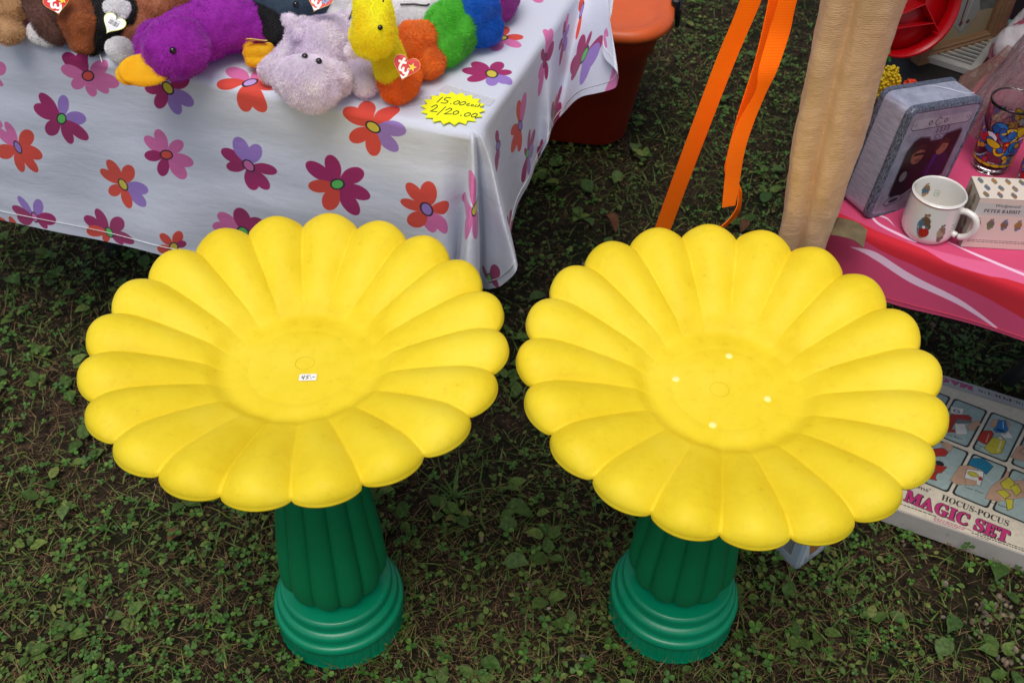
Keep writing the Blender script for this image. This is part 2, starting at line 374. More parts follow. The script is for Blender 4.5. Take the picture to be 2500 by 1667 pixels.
dead_leaf((0.2371, 1.9600, 0.0000), 2.4, .05, 'fallen brown leaf just behind the right yellow flower dish, left of the orange strap')
dead_leaf((0.5361, 1.9761, 0.0000), 1.0, .035, 'fallen brown leaf between the loose orange ribbons and the tent pole')
dead_leaf((-0.5996, 1.0671, 0.0000), .5, .035, 'small curled brown leaf on the soil below the left yellow flower dish')

# ================================================================== bird baths
def yellow():
    m = Mat('yellow_plastic'); f = m.tex(7, 6, .65); f2 = m.tex(60, 5, .7)
    c = m.ramp(f, [(.34, (.80, .595, .014)), (.5, (.87, .665, .024)), (.7, (.90, .715, .050))])
    d = m.ramp(f2, [(.25, (.80, .75, .60)), (.34, (.95, .93, .88)), (.46, (1, 1, 1))]); mx = m.n('ShaderNodeMix', data_type='RGBA', blend_type='MULTIPLY'); mx.inputs[0].default_value = .8
    m.l(c, mx.inputs[6]); m.l(d, mx.inputs[7])
    n1 = m.bump(m.tex(420, 2, .6), .22, .0006); n2 = m.bump(m.tex(26, 3, .5), .12, .002, n1)
    m.p(color=mx.outputs[2], rough=.55, spec=.25, sss=.05, normal=n2); m.b.inputs['Subsurface Radius'].default_value = (.012, .007, .001); m.b.inputs['Subsurface Scale'].default_value = .5
    return m.m
YM = yellow()
NP = 20
def dish_mesh(phase, Rr=.2725, seed=0):
    g = np.random.default_rng(seed); nth = NP*28; a = np.arange(nth)/nth*2*np.pi
    ph = a*NP/2; arch = np.abs(np.cos(ph)); arch = arch**.85; pet = np.floor((a*NP/(2*np.pi))+.5).astype(int) % NP
    jr = 1+g.uniform(-.006, .006, NP)[pet]; rows = []
    Ro = Rr*(1.003-.066*(1-np.abs(np.cos(ph))**.62))*jr
    # upper skin: s from 0 (centre) to 1 (outermost), then under the rim and back to the centre
    sm = lambda x: x*x*(3-2*x)
    for s in np.concatenate([[0, .06, .12, .18, .235, .25, .262, .275, .30], np.linspace(.33, .90, 44)]):
        f = np.clip((s-.33)/.57, 0, 1); base = -.050+.056*(1-(1-f)**1.55)*sm(min(1., f*4.5))-(.0006 if .235 < s < .27 else 0)*.6+.0004*(s >= .27)
        A = .0185*sm(min(1, f/.8))**.85 if f > 0 else 0.
        rr = s*(Ro*sm(f)+Rr*(1-sm(f))); z = base+A*(arch-.55)
        rows.append((rr, z))
    f = 1.; A = .0185; z9 = .006+A*(arch-.55); r9 = .90*Ro
    for q in np.linspace(.12, 1, 12):
        an = q*math.pi/2; rows.append((r9+(Ro-r9)*math.sin(an), z9-(.0080+.0155*arch)*(1-math.cos(an))))
    zl = rows[-1][1]
    rows.append((Ro+.0008, zl-.0012)); rows.append((Ro+.0007, zl-.0032)); rows.append((Ro-.003, zl-.0032))
    for q in (.96, .9, .8, .65, .5, .36):
        f = np.clip((q-.33)/.57, 0, 1); base = -.050+.056*(1-(1-f)**1.55)*sm(min(1., f*4.5)); A = .0185*sm(min(1, f/.8))**.85 if f > 0 else 0.
        rows.append((q*(Ro*sm(f)+Rr*(1-sm(f)))-.002, base+A*(arch-.55)-.005-(.006 if q > .92 else 0)))
    rows.append((.2*Rr+0*a, -.056+0*a)); rows.append((.001+0*a, -.056+0*a))
    P = np.zeros((len(rows), nth, 3))
    for k, (r, z) in enumerate(rows): P[k, :, 0] = r*np.cos(a+phase); P[k, :, 1] = r*np.sin(a+phase); P[k, :, 2] = z+0*a
    P[..., 2] += .0010*np.sin(P[..., 0]*21+seed)*np.cos(P[..., 1]*17)
    return grid_mesh(P, closed=True)
gr_dark = varied('green_column_plastic', (0, 122, 72), .55, .10, 9, 500, .25, .0006, spec=.35)
gr_base = varied('green_base_plastic', (0, 140, 98), .28, .08, 9, 400, .2, .0006, spec=.5)
def bath(label, loc, phase, seed, rz, tilt):
    t = thing('bird_bath', label, 'bird bath', (loc[0], loc[1], 0), 0, 'yellow flower bird baths on green pedestals')
    d = link('flower_dish', dish_mesh(phase, seed=seed), YM, t); d.location = (loc[2], loc[3], loc[4]); d.rotation_euler = (tilt, 0, 0)
    # pedestal base: ribbed drum, then three rounded steps
    pr = [(.085, .0), (.1035, .0), (.1055, .0025), (.1035, .0045), (.1040, .040), (.1062, .047), (.1068, .0525), (.1045, .0585), (.1005, .061), (.0985, .0655), (.0985, .070), (.0990, .076), (.0975, .0815), (.0935, .0850),
          (.0905, .0865), (.0895, .0905), (.0895, .094), (.0905, .100), (.0895, .1055), (.086, .109), (.080, .110), (.060, .112), (.02, .112)]
    pf = smooth_pts([(a, 0, b) for a, b in pr], 3)[:, [0, 2]]
    def ribs(r, z, a): return r+0*a-.0009*((z > .006) & (z < .042))*np.clip((np.abs(np.sin(a*22))-.86)/.1, 0, 1)-.0009*(z < .005)*np.clip((np.abs(np.sin(a*22))-.7)/.15, 0, 1)
    b = link('pedestal_base', lathe(pf, 720, ribs), gr_base, t, smooth=50)
    # fluted column
    cp = [(.055, .109), (.060, .121), (.0720, .1265), (.0800, .136), (.0848, .150), (.0862, .172), (.0840, .205), (.0790, .25), (.0725, .31), (.0665, .37), (.0615, .43), (.0580, .49), (.057, .55), (.058, .561)]
    cf = smooth_pts([(a, 0, b) for a, b in cp], 4)[:, [0, 2]]
    def flute(r, z, a): return r*(1-.12*(1-np.abs(np.cos(a*6))**.55)*np.clip((z-.108)/.03+.35, .3, 1))
    me = lathe(cf, 384, flute)
    for v in me.vertices: v.co.y += loc[3]*.85*(v.co.z-.1)/.47
    c = link('pedestal_column', me, gr_dark, t)
    return t, d
b1, d1 = bath('left yellow flower bird bath with a small price sticker in its dish', (-.277, .942, 0, 0.022, .633), -1.5929, 1, .2, R(-2.8))
b2, d2 = bath('right yellow flower bird bath with four pale dots in its dish, beside the pink-clothed table', (.282, .966, -.001, -.018, .624), -1.8904, 2, .5, R(1.6))
ink = varied('black_marker_ink', (15, 15, 18), .5)
cv = Canvas(120, 64, (246, 246, 240))
for st in ([(24, 18), (18, 36), (34, 34)], [(38, 14), (28, 50)], [(64, 16), (52, 18), (50, 30), (60, 32), (62, 42), (48, 48)], [(64, 17), (76, 15)], [(80, 44), (84, 44)], [(92, 32), (108, 30)]): cv.line(st, 5.5, (20, 20, 22))
cv.ell(80, 30, 3, 3, (20, 20, 22))
def mark(name, shape, mat, parent, label=None):
    o = link(name, shape, mat, parent)
    if label: o['label'] = label
    return o
def rel(p, d): return Vector(p)-d.location-d.parent.location
sp = rel((-0.2647, 0.9409, 0.5790), d1); sx, sy = .0112, .0062; ca, sa = math.cos(.08), math.sin(.08)
qq = [(sp.x+u*sx*ca-v*sy*sa, sp.y+u*sx*sa+v*sy*ca, -.0478) for u, v in ((-1, 1), (1, 1), (1, -1), (-1, -1))]
quad_uv('price_sticker', qq, printed('sticker_print', cv, .6), d1)['label'] = 'white sticker handwritten 45.-'
pale = varied('pale_yellow_plastic', (255, 244, 150), .5, .03)
ring_m = varied('moulding_seam_plastic', (205, 165, 15), .6, .05)
def ring(rad, z, c, wd=.0006): return tube([(c[0]+rad*math.cos(i/40*6.2832), c[1]+rad*math.sin(i/40*6.2832), z) for i in range(41)], wd*.5, 6)
mark('centre_ring', ring(.0125, -.0492, rel((-0.2733, 0.9688, 0.5790), d1)), ring_m, d1)
mark('centre_ring', ring(.0125, -.0492, rel((0.2744, 0.9443, 0.5750), d2)), ring_m, d2)
for p in ((0.2945, 1.0050, 0.5750), (0.2188, 0.9608, 0.5750), (0.3358, 0.9305, 0.5750), (0.2588, 0.8845, 0.5750)):
    q = rel(p, d2); o = mark('pale_dot', lathe([(.0001, -.0482), (.0032, -.0484), (.0048, -.0490), (.0052, -.0502)], 24), pale, d2, 'pale round moulding dot'); o.location = (q.x, q.y, 0)

# ================================================================== table with the flowered cloth
TC = np.array([-.066, 1.281]); E1 = np.array([-.956, .293]); E2 = np.array([.334, .942]); TZ = .745
N1 = np.array([-.293, -.956]); N2 = np.array([.942, -.334])
# perimeter of the flowered cloth: (kind, distance along the edge or turn of the corner, hem point in the world)
COLS = [('f', 1.30, (-1.2032, 1.6065, 0.3450)), ('f', 1.10, (-1.0711, 1.5598, 0.3559)), ('f', .95, (-0.9546, 1.5324, 0.3540)), ('f', .80, (-0.8516, 1.4883, 0.3705)), ('f', .64, (-0.7530, 1.4727, 0.3606)),
  ('f', .50, (-0.6197, 1.4193, 0.3800)), ('f', .36, (-0.4968, 1.3921, 0.3743)), ('f', .24, (-0.3429, 1.3345, 0.3917)), ('f', .13, (-0.2203, 1.2969, 0.3983)), ('f', .05, (-0.1100, 1.2474, 0.4196)),
  ('c', .14, (-0.1004, 1.3141, 0.3628)), ('c', .26, (-0.0823, 1.2112, 0.4547)), ('c', .36, (-0.0692, 1.1843, 0.4789)), ('c', .45, (-0.0551, 1.2081, 0.4638)), ('c', .54, (-0.0518, 1.3217, 0.4017)), ('c', .65, (-0.0384, 1.2893, 0.4306)), ('c', .77, (-0.0185, 1.2545, 0.4689)),
  ('c', .89, (0.0047, 1.2260, 0.5333)), ('r', .02, (-0.0064, 1.3892, 0.4586)),
  ('r', .10, (0.0027, 1.4449, 0.4808)), ('r', .18, (0.0213, 1.4674, 0.5122)), ('r', .26, (0.0346, 1.5287, 0.5112)), ('r', .33, (0.0514, 1.5073, 0.5690)), ('r', .40, (0.0641, 1.5880, 0.5528)), ('r', .46, (0.0809, 1.6056, 0.5670)),
  ('r', .52, (0.1062, 1.5421, 0.6397)), ('r', .58, (0.1511, 1.4442, 0.7182)), ('r', .66, (0.1472, 1.4632, 0.7526)), ('r', .74, (0.1355, 1.5498, 0.7745)), ('r', .85, (0.1560, 1.6677, 0.7713))]
def cloth_cols():
    T, H, U, D = [], [], [], []
    for k, v, h in COLS:
        if k == 'f': t = TC+E1*v; u = (v, 0.); d = (0., -1.)
        elif k == 'r': t = TC+E2*v; u = (0., v); d = (-1., 0.)
        else:
            a = v*math.pi/2; t = TC+0*E1; u = (0., 0.); d = (-math.sin(a), -math.cos(a))
        T.append(t); H.append(h); U.append(u); D.append(d)
    return np.array(T), np.array(H), np.array(U), np.array(D)
def catmull(A, t):
    n = len(A); i = np.clip(np.floor(t).astype(int), 0, n-2); f = (t-i)[:, None]
    g = lambda k: A[np.clip(k, 0, n-1)]
    a, b, c, d = g(i-1), g(i), g(i+1), g(i+2)
    return .5*((2*b)+(c-a)*f+(2*a-5*b+4*c-d)*f*f+(3*b-a-3*c+d)*f**3)
def cloth_side(nt=561, ns=60):
    T, H, U, D = cloth_cols(); t = np.linspace(0, len(T)-1, nt)
    i = np.clip(np.floor(t).astype(int), 0, len(T)-2); f = (t-i)[:, None]
    lerp = lambda A: A[i]*(1-f)+A[i+1]*f
    Tt = lerp(T); Hh = catmull(H, t); Uu = lerp(U); Dd = lerp(D); Dd /= np.linalg.norm(Dd, axis=1)[:, None]
    s = np.concatenate([np.linspace(0, .055, 14)[:-1], np.linspace(.055, 1, ns-13)])
    drop = TZ-Hh[:, 2]; L = np.hypot(drop, np.hypot(*(Hh[:, :2]-Tt).T)); ro_ = .013
    out = Hh[:, :2]-Tt; nrm = np.stack([-Dd[:, 0]*N2[0]-Dd[:, 1]*N1[0], -Dd[:, 0]*N2[1]-Dd[:, 1]*N1[1]], 1)
    P = np.zeros((ns, nt, 3)); V = np.zeros((ns, nt, 2))
    for k, q in enumerate(s):
        an = np.minimum(drop*q/ro_, math.pi/2); r = ro_*np.sin(an)*(1-q)     # the cloth rolls over the table edge, then hangs
        P[k, :, :2] = Tt+out*q**.95+nrm*r[:, None]
        P[k, :, 2] = np.minimum(TZ-ro_*(1-np.cos(an))-np.maximum(0, drop*q-ro_*math.pi/2)*(drop-ro_)/(drop-ro_*math.pi/2), TZ)
        V[k] = Uu+Dd*(L*q)[:, None]
    ww = .0035*np.sin(t*2.1)[None]*np.sin(s*5+1)[:, None]+.0025*np.sin(t[None]*1.3+s[:, None]*9)
    P[..., :2] += (ww*s[:, None])[..., None]*N1
    return P, V
def cloth_top(na=90, nb=70):
    a = np.linspace(0, 1.30, na); b = np.linspace(0, .85, nb)
    a[0] = 0.; b[0] = 0.
    P = np.zeros((nb, na, 3)); V = np.zeros((nb, na, 2))
    for j, q in enumerate(b):
        for i, p in enumerate(a):
            P[j, i, :2] = TC+E1*p+E2*q; P[j, i, 2] = TZ+.0012*math.sin(p*9+q*7)*min(1, p*20)*min(1, q*20); V[j, i] = (p, q)
    return P, V

FLOWERS = [(0.6215, -0.0424, 'R', [(0.6652, -0.0116, 'M'),(0.6367, 0.0, 'M'),(0.5859, -0.0114, 'P'),(0.5656, -0.0448, 'P'),(0.5859, -0.0659, 'P'),(0.6164, -0.0806, 'P'),(0.6536, -0.0703, 'P'),(0.671, -0.0388, 'P')]), (0.6826, -0.1321, 'G', [(0.7232, -0.0927, 'M'),(0.671, -0.0874, 'V'),(0.6316, -0.1227, 'V'),(0.6316, -0.1646, 'M'),(0.671, -0.1812, 'M'),(0.7232, -0.1677, 'M'),(0.7406, -0.1192, 'M')]), (0.8041, -0.2051, 'V', [(0.815, -0.1584, 'P'),(0.8476, -0.1799, 'P'),(0.758, -0.1691, 'O'),(0.7464, -0.2137, 'O'),(0.7696, -0.2494, 'O'),(0.815, -0.2557, 'O'),(0.8694, -0.2324, 'O')]), (0.4844, -0.1601, 'R', [(0.525, -0.1343, 'P'),(0.4997, -0.1136, 'P'),(0.454, -0.1274, 'P'),(0.4337, -0.1684, 'P'),(0.4489, -0.2011, 'P'),(0.4946, -0.2032, 'M'),(0.525, -0.1711, 'M')]), (0.5707, -0.243, 'Y', [(0.5961, -0.1975, 'O'),(0.6164, -0.2267, 'O'),(0.5504, -0.1966, 'O'),(0.52, -0.2376, 'V'),(0.525, -0.2714, 'V'),(0.5606, -0.2893, 'O'),(0.6012, -0.274, 'O')]), (0.4793, -0.0338, 'Y', [(0.4438, -0.0111, 'M'),(0.4337, -0.0543, 'V'),(0.4591, -0.0773, 'V'),(0.4997, -0.0737, 'M'),(0.52, -0.044, 'M')]), (0.8204, -0.3534, 'K', [(0.8531, -0.3158, 'V'),(0.787, -0.3125, 'V'),(0.902, -0.3492, 'M'),(0.7464, -0.349, 'M'),(0.8966, -0.3795, 'M'),(0.787, -0.3695, 'M')]), (0.6113, -0.3654, 'G', [(0.6884, -0.3392, 'M'),(0.6367, -0.3183, 'M'),(0.5758, -0.3188, 'M'),(0.5555, -0.3631, 'M'),(0.5809, -0.3814, 'M'),(0.671, -0.3758, 'O'),(0.6265, -0.3912, 'O')]), (0.4692, -0.3467, 'Y', [(0.4946, -0.3195, 'O'),(0.454, -0.3077, 'O'),(0.5047, -0.3631, 'O'),(0.4438, -0.3319, 'M')]), (0.8204, -0.0745, 'Y', [(0.7812, -0.0509, 'P'),(0.7986, -0.0911, 'P')]), (0.1447, -0.0286, 'Y', [(0.1926, -0.009, 'O'),(0.1698, 0.016, 'O'),(0.1176, 0.016, 'O'),(0.0943, -0.0215, 'V'),(0.1088, -0.0615, 'V'),(0.1447, -0.0786, 'O'),(0.1806, -0.0602, 'O')]), (0.2005, -0.1423, 'G', [(0.2492, -0.1155, 'M'),(0.2125, -0.0921, 'M'),(0.1607, -0.1071, 'M'),(0.1487, -0.1537, 'M'),(0.1686, -0.1919, 'M'),(0.2165, -0.1933, 'O'),(0.2448, -0.1599, 'O')]), (0.0711, -0.1474, 'V', [(0.0943, -0.1084, 'O'),(0.0624, -0.0971, 'O'),(0.0248, -0.135, 'O'),(0.0345, -0.1853, 'P'),(0.0653, -0.188, 'P'),(0.0943, -0.1864, 'O'),(0.1059, -0.1464, 'O')]), (-0.0764, -0.0939, 'Y', [(-0.0255, -0.0593, 'P'),(-0.0247, -0.1351, 'P'),(-0.0579, -0.1768, 'P'),(-0.1089, -0.1311, 'P')]), (-0.2477, -0.149, 'G', [(-0.2269, -0.1788, 'M'),(-0.2652, -0.1158, 'M'),(-0.2343, -0.0929, 'M')]), (0.3528, 0.0053, 'L', [(0.405, 0.0321, 'P'),(0.3528, 0.0481, 'P'),(0.3982, -0.0113, 'O'),(0.3269, 0.0278, 'O'),(0.307, 0.0053, 'O'),(0.3144, -0.0404, 'O'),(0.3448, -0.0478, 'O')]), (0.0261, 0.1497, 'Y', [(0.0653, 0.1711, 'M'),(0.0261, 0.1871, 'M'),(0.0, 0.1663, 'M'),(0.0719, 0.1443, 'M'),(0.0523, 0.1176, 'M'),(0.0131, 0.1176, 'V'),(-0.0108, 0.1344, 'V')]), (0.0523, 0.2566, 'Y', [(0.0588, 0.294, 'O'),(0.0196, 0.2726, 'O'),(0.0131, 0.2406, 'P'),(0.0457, 0.2138, 'P'),(0.0588, 0.2192, 'P')]), (-0.0462, 0.2871, 'M', [(-0.0025, 0.31, 'P'),(-0.0125, 0.3277, 'P'),(-0.0386, 0.3353, 'M'),(-0.023, 0.2668, 'M'),(-0.0809, 0.3074, 'M'),(-0.0656, 0.2533, 'P'),(-0.1007, 0.2591, 'P')]), (-0.0586, 0.3988, 'V', [(-0.0241, 0.4098, 'P'),(-0.0293, 0.3912, 'M'),(-0.052, 0.4294, 'V'),(-0.0851, 0.4272, 'V'),(-0.0607, 0.3709, 'M'),(-0.1004, 0.3962, 'M')]), (-0.1695, 0.5207, 'G', [(-0.1443, 0.5338, 'M'),(-0.2274, 0.5642, 'M'),(-0.2454, 0.5591, 'V'),(-0.2305, 0.5294, 'V'),(-0.1568, 0.4772, 'M'),(-0.127, 0.4642, 'M'),(-0.1107, 0.4946, 'M')]), (-0.057, 0.4925, 'V', [(-0.0301, 0.4968, 'O'),(-0.0323, 0.4751, 'O'),(-0.078, 0.4903, 'O'),(-0.0991, 0.4816, 'O')]), (-0.1793, 0.3886, 'G', [(-0.1517, 0.4316, 'M'),(-0.1471, 0.3912, 'O'),(-0.1951, 0.449, 'M'),(-0.2271, 0.4589, 'M'),(-0.1979, 0.3734, 'M'),(-0.145, 0.3429, 'M')]), (-0.1713, 0.1866, 'G', [(-0.1339, 0.204, 'M'),(-0.1613, 0.2446, 'M'),(-0.191, 0.233, 'V'),(-0.2231, 0.1953, 'V'),(-0.2255, 0.1402, 'M'),(-0.1561, 0.1663, 'M')]), (-0.1013, 0.1518, 'V', [(-0.0508, 0.1518, 'O'),(-0.0526, 0.1837, 'P'),(-0.0853, 0.1692, 'P'),(-0.0948, 0.1083, 'O'),(-0.1381, 0.0996, 'O'),(-0.1523, 0.1373, 'O')]), (-0.0845, 0.0474, 'V', [(-0.0518, 0.0503, 'M'),(-0.0777, 0.059, 'V'),(-0.1122, 0.0416, 'V'),(-0.1213, 0.0177, 'M')]), (-0.2108, 0.2719, 'M', [(-0.1882, 0.2947, 'M'),(-0.2268, 0.2694, 'M')]), (-0.3951, 0.588, 'M', [(-0.3221, 0.5708, 'P'),(-0.3285, 0.5577, 'P'),(-0.4155, 0.6141, 'P')]), (0.0523, 0.417, 'O', [(0.0327, 0.3903, 'P'),(0.0523, 0.3956, 'P')]), (0.8911, -0.1656, 'V', [(0.8259, -0.1654, 'P'),(0.8639, -0.1843, 'O')]), (0.0196, 0.0428, 'M', [(0.0915, 0.0588, 'M'),(0.0915, 0.0374, 'M')]), (0.3362, -0.1485, 'K', [(0.3829, -0.1296, 'M'),(0.3579, -0.099, 'V'),(0.3231, -0.1041, 'V'),(0.2927, -0.1446, 'M'),(0.3057, -0.1854, 'M'),(0.3275, -0.1947, 'M'),(0.3728, -0.1636, 'M')]), (0.3405, -0.2904, 'G', [(0.3829, -0.2586, 'P'),(0.3448, -0.2369, 'M'),(0.3931, -0.2887, 'P'),(0.3144, -0.2496, 'M')]), (0.6859, 0.1764, 'Y', [(0.6794, 0.123, 'O'),(0.6337, 0.1443, 'P'),(0.6374, 0.1066, 'O'),(0.7317, 0.1978, 'M'),(0.699, 0.2299, 'V')])]

def cloth_canvas():
    k = 1300; a0, a1, b0, b1 = -.46, 1.42, -.52, 1.0
    cv = Canvas(int((a1-a0)*k), int((b1-b0)*k), (208, 213, 228))
    px = lambda u, v: ((u-a0)*k, (b1-v)*k)
    CC = {'M': (158, 26, 98), 'P': (212, 108, 168), 'O': (214, 70, 56), 'V': (150, 118, 196), 'G': (92, 190, 92), 'Y': (208, 190, 62), 'R': (214, 74, 66), 'L': (190, 158, 222), 'K': (206, 108, 170)}
    FL = [(f[0], f[1], f[2], f[3]) for f in FLOWERS]
    g = random.Random(5)
    # the same print carries on where the photograph does not look
    def far(u, v): return all(math.hypot(u-f[0], v-f[1]) > .115 for f in FL)
    for _ in range(900):
        u, v = g.uniform(a0, a1), g.uniform(b0, b1)
        if far(u, v) and not (-.02 < u < 1.0 and -.40 < v < .02) and not (-.1 < u < .2 and 0 < v < .15) and not (u < 0 and v > .02 and v < .68 ):
            c1, c2 = g.choice(['MV', 'OV', 'PM', 'OP', 'MO']); c0 = g.choice('GYRL'); r0 = g.uniform(0, 6.3); ts = []
            for q in range(7):
                an = r0+q*.9; L = g.uniform(.046, .058); ts.append((u+L*math.cos(an), v+L*math.sin(an), c1 if q > 1 else c2))
            FL.append((u, v, c0, ts))
    for u, v, c0, ts in FL:
        u_, v_ = px(u, v)
        for tu, tv, tc in ts:
            x, y = px(tu, tv); dx, dy = x-u_, y-v_; L = math.hypot(dx, dy)
            if L < 3: continue
            if L > .066*k: dx, dy = dx*.066*k/L, dy*.066*k/L; L = .066*k
            wd = min(.245*L, .0135*k)*(1 if L > .04*k else 1.12); nx, ny = -dy/L, dx/L; pts = []
            hf = lambda t_: wd*(math.sqrt(max(0., 1-((t_-.60)/.40)**2)) if t_ > .60 else .10+.90*math.sin(math.pi/2*t_/.60)**1.2)
            for i in range(17): t_ = 1-(1-i/16)**1.5; h = hf(t_); pts.append((u_+dx*t_+nx*h, v_+dy*t_+ny*h))
            for i in range(16, -1, -1): t_ = 1-(1-i/16)**1.5; h = hf(t_); pts.append((u_+dx*t_-nx*h, v_+dy*t_-ny*h))
            cv.poly(pts, CC[tc])
        ro_ = (u*37+v*91) % 3.1; e = .0125*k
        cv.ell(u_, v_, e, e*.76, (32, 24, 40), ro_); cv.ell(u_, v_, e*.80, e*.58, CC[c0], ro_)
    return cv, (a0, a1, b0, b1)
cvs, (ca0, ca1, cb0, cb1) = cloth_canvas()
fabric = printed('flowered_fabric', cvs, .85, bscale=9, bstr=.6, weave=900, creases=(26, (1, 1, 2.6)), sheen=.15)
Ps, Vs = cloth_side(); Pt, Vt = cloth_top()
tn = lambda V: np.stack([(V[..., 0]-ca0)/(ca1-ca0), (V[..., 1]-cb0)/(cb1-cb0)], -1)
cl = thing('tablecloth', 'white tablecloth printed with pink, orange and violet daisies, under the plush toys', 'tablecloth', (-.066, 1.281, .745))
def shift(P): return P-np.array([-.066, 1.281, .745])
# soft wrinkles pressed into the hanging sides
n_, m_ = Ps.shape[:2]
for i in range(n_):
    for j in range(0, m_): 
        p = Ps[i, j]; wv = (noise.noise(Vector((p[0]*6, p[1]*6, p[2]*3+5)))*.007+noise.noise(Vector((p[0]*5+p[2]*9, p[1]*5, p[2]*16-p[0]*5)))*.0028)*min(1, max(0, i-12)/8); Ps[i, j, 0] += wv*N1[0]; Ps[i, j, 1] += wv*N1[1]
link('cloth_drop', grid_mesh(shift(Ps), tn(Vs)), fabric, cl); link('cloth_top', grid_mesh(shift(Pt), tn(Vt), flip=True), fabric, cl)
hem = [shift(Ps[-4, j]+np.array([N1[0], N1[1], 0])*.0012) for j in range(0, m_, 3)]
link('hem_stitching', tube(hem, .0006, 5), varied('white_thread', (235, 235, 238), .8), cl)
tb = thing('trestle_table', 'folding table hidden under the daisy tablecloth', 'table', (-.066, 1.281, 0))
def tloc(a, b, z): p = TC+E1*a+E2*b; return Vector((p[0]+.066, p[1]-1.281, z))
bm = bmesh.new(); vs = [bm.verts.new(tloc(a, b, z)) for z in (.712, .738) for a, b in ((.008, .008), (1.28, .008), (1.28, .74), (.008, .74))]
for f in ((3, 2, 1, 0), (4, 5, 6, 7), (0, 1, 5, 4), (1, 2, 6, 5), (2, 3, 7, 6), (3, 0, 4, 7)): bm.faces.new([vs[i] for i in f])
plast = varied('grey_table_plastic', (150, 150, 148), .5)
link('tabletop', bm_mesh(bm), plast, tb, smooth=False); leg_m = varied('grey_leg_metal', (70, 72, 76), .4, metal=.6)
for a, b in ((.30, .34), (1.0, .30), (1.0, .62), (.30, .62)): link('leg', tube([tloc(a, b, 0), tloc(a, b, .711)], .014, 12), leg_m, tb)

# price starburst taped to the cloth
cv = Canvas(360, 240, (250, 255, 20))
def scr(pts, wd=5.2): cv.line(smooth_pts([(a, b, 0) for a, b in pts], 5)[:, :2], wd, (18, 18, 20))
scr([(102, 52), (84, 92)]); scr([(148, 50), (126, 52), (118, 68), (140, 76), (132, 92), (106, 94)]); cv.ell(160, 92, 3.5, 3.5, (18, 18, 20))
scr([(196, 66), (178, 76), (178, 92), (198, 88), (204, 70), (192, 66)]); scr([(232, 68), (212, 78), (212, 94), (232, 90), (240, 74), (228, 68)])
scr([(250, 90), (262, 84), (256, 78), (248, 88), (256, 97), (268, 92)], 3.6); scr([(286, 84), (274, 88), (278, 97), (286, 90), (290, 97)], 3.6); scr([(306, 84), (297, 89), (298, 97), (308, 96)], 3.6); scr([(322, 68), (312, 98), (320, 86), (328, 98)], 3.6)
scr([(62, 128), (82, 112), (92, 124), (70, 152), (66, 156), (100, 156)]); scr([(138, 118), (106, 178)], 5); scr([(146, 140), (164, 124), (176, 134), (152, 162), (146, 168), (184, 164)])
scr([(208, 136), (192, 148), (194, 164), (212, 160), (218, 144), (206, 136)]); cv.ell(236, 166, 4, 4, (18, 18, 20)); scr([(272, 142), (256, 152), (260, 168), (280, 160), (284, 146), (270, 141)]); scr([(310, 142), (294, 154), (298, 168), (318, 160), (322, 146), (308, 142), (300, 150)])
star_m = printed('fluorescent_paper', cv, .7)
def starburst():
    c = Vector((-0.0941, 1.3274, 0.7490)); rx, ry = .0475, .0445; n = 36; me = bpy.data.meshes.new('mesh'); v, f, u = [], [], []
    for z in (0, -.0012):
        v.append((0, 0, z)); u.append((.5, .5))
        for i in range(n):
            k = 1 if i % 2 == 0 else .82; a = i/n*2*math.pi+.05; x, y = k*math.cos(a), k*math.sin(a); v.append((x*rx, y*ry, z+.0006*math.sin(3*a))); u.append((.5+x*.5, .5+y*.5))
    for i in range(n):
        j = (i+1) % n; f += [(0, 1+i, 1+j), (n+1, n+2+j, n+2+i), (1+i, n+2+i, n+2+j, 1+j)]
    me.from_pydata(v, [], f); l = me.uv_layers.new(name='UVMap')
    for lp in me.loops: l.data[lp.index].uv = u[lp.vertex_index]
    o = link('price_tag', me, star_m, smooth=False); o.location = c; o.rotation_euler = (0, 0, -.13); return o
tag(starburst(), 'fluorescent yellow starburst price tag handwritten 15.00 each 2/20.00', 'price tag')
tm = Mat('clear_tape'); tm.p(color=(.8, .8, .82), rough=.25, alpha=.28, spec=.6); tm = tm.m
def tape(c, rz, lx, ly, label): o = link('tape_strip', box((0, 0, 0), (lx, ly, .0003)), tm, smooth=False); o.location = c; o.rotation_euler = (0, 0, rz); tag(o, label, 'tape')
tape((-0.0757, 1.3663, 0.7472), -.45, .085, .02, 'strip of clear tape over the upper right points of the starburst tag')
tape((-0.1381, 1.3490, 0.7472), .35, .05, .018, 'strip of clear tape over the left points of the starburst tag')

# ================================================================== orange storage tote
om = varied('orange_lid_plastic', (222, 98, 44), .42, .12, 6, 300, .15, .0006); ob_ = varied('shaded_orange_plastic', (158, 36, 8), .5, .12, 5, 200, .15, .0006)  # tub is a darker orange than the lid: its shade sits in the colour
def rr(hx, hy, r, n=10):
    p = []
    for cx, cy, a0 in ((hx-r, hy-r, 0), (-hx+r, hy-r, 90), (-hx+r, -hy+r, 180), (hx-r, -hy+r, 270)):
        for k in range(n): a = R(a0+90*k/(n-1)); p.append((cx+r*math.cos(a), cy+r*math.sin(a)))
    return p
def loft(levels):
    P = [[(x, y, z) for x, y in rr(hx, hy, r)] for hx, hy, r, z in levels]; me = grid_mesh(np.array(P), closed=True); return me
tt = thing('storage_tote', 'orange plastic storage tote with black latch behind the daisy-clothed table', 'storage tote', (.13, 2.46, 0), R(-7))
link('tub', loft([(.001, .001, .0005, .003), (.15, .115, .07, .003), (.165, .13, .08, .012), (.206, .162, .10, .27), (.214, .169, .10, .275), (.222, .176, .10, .33), (.222, .176, .10, .352)]), ob_, tt)
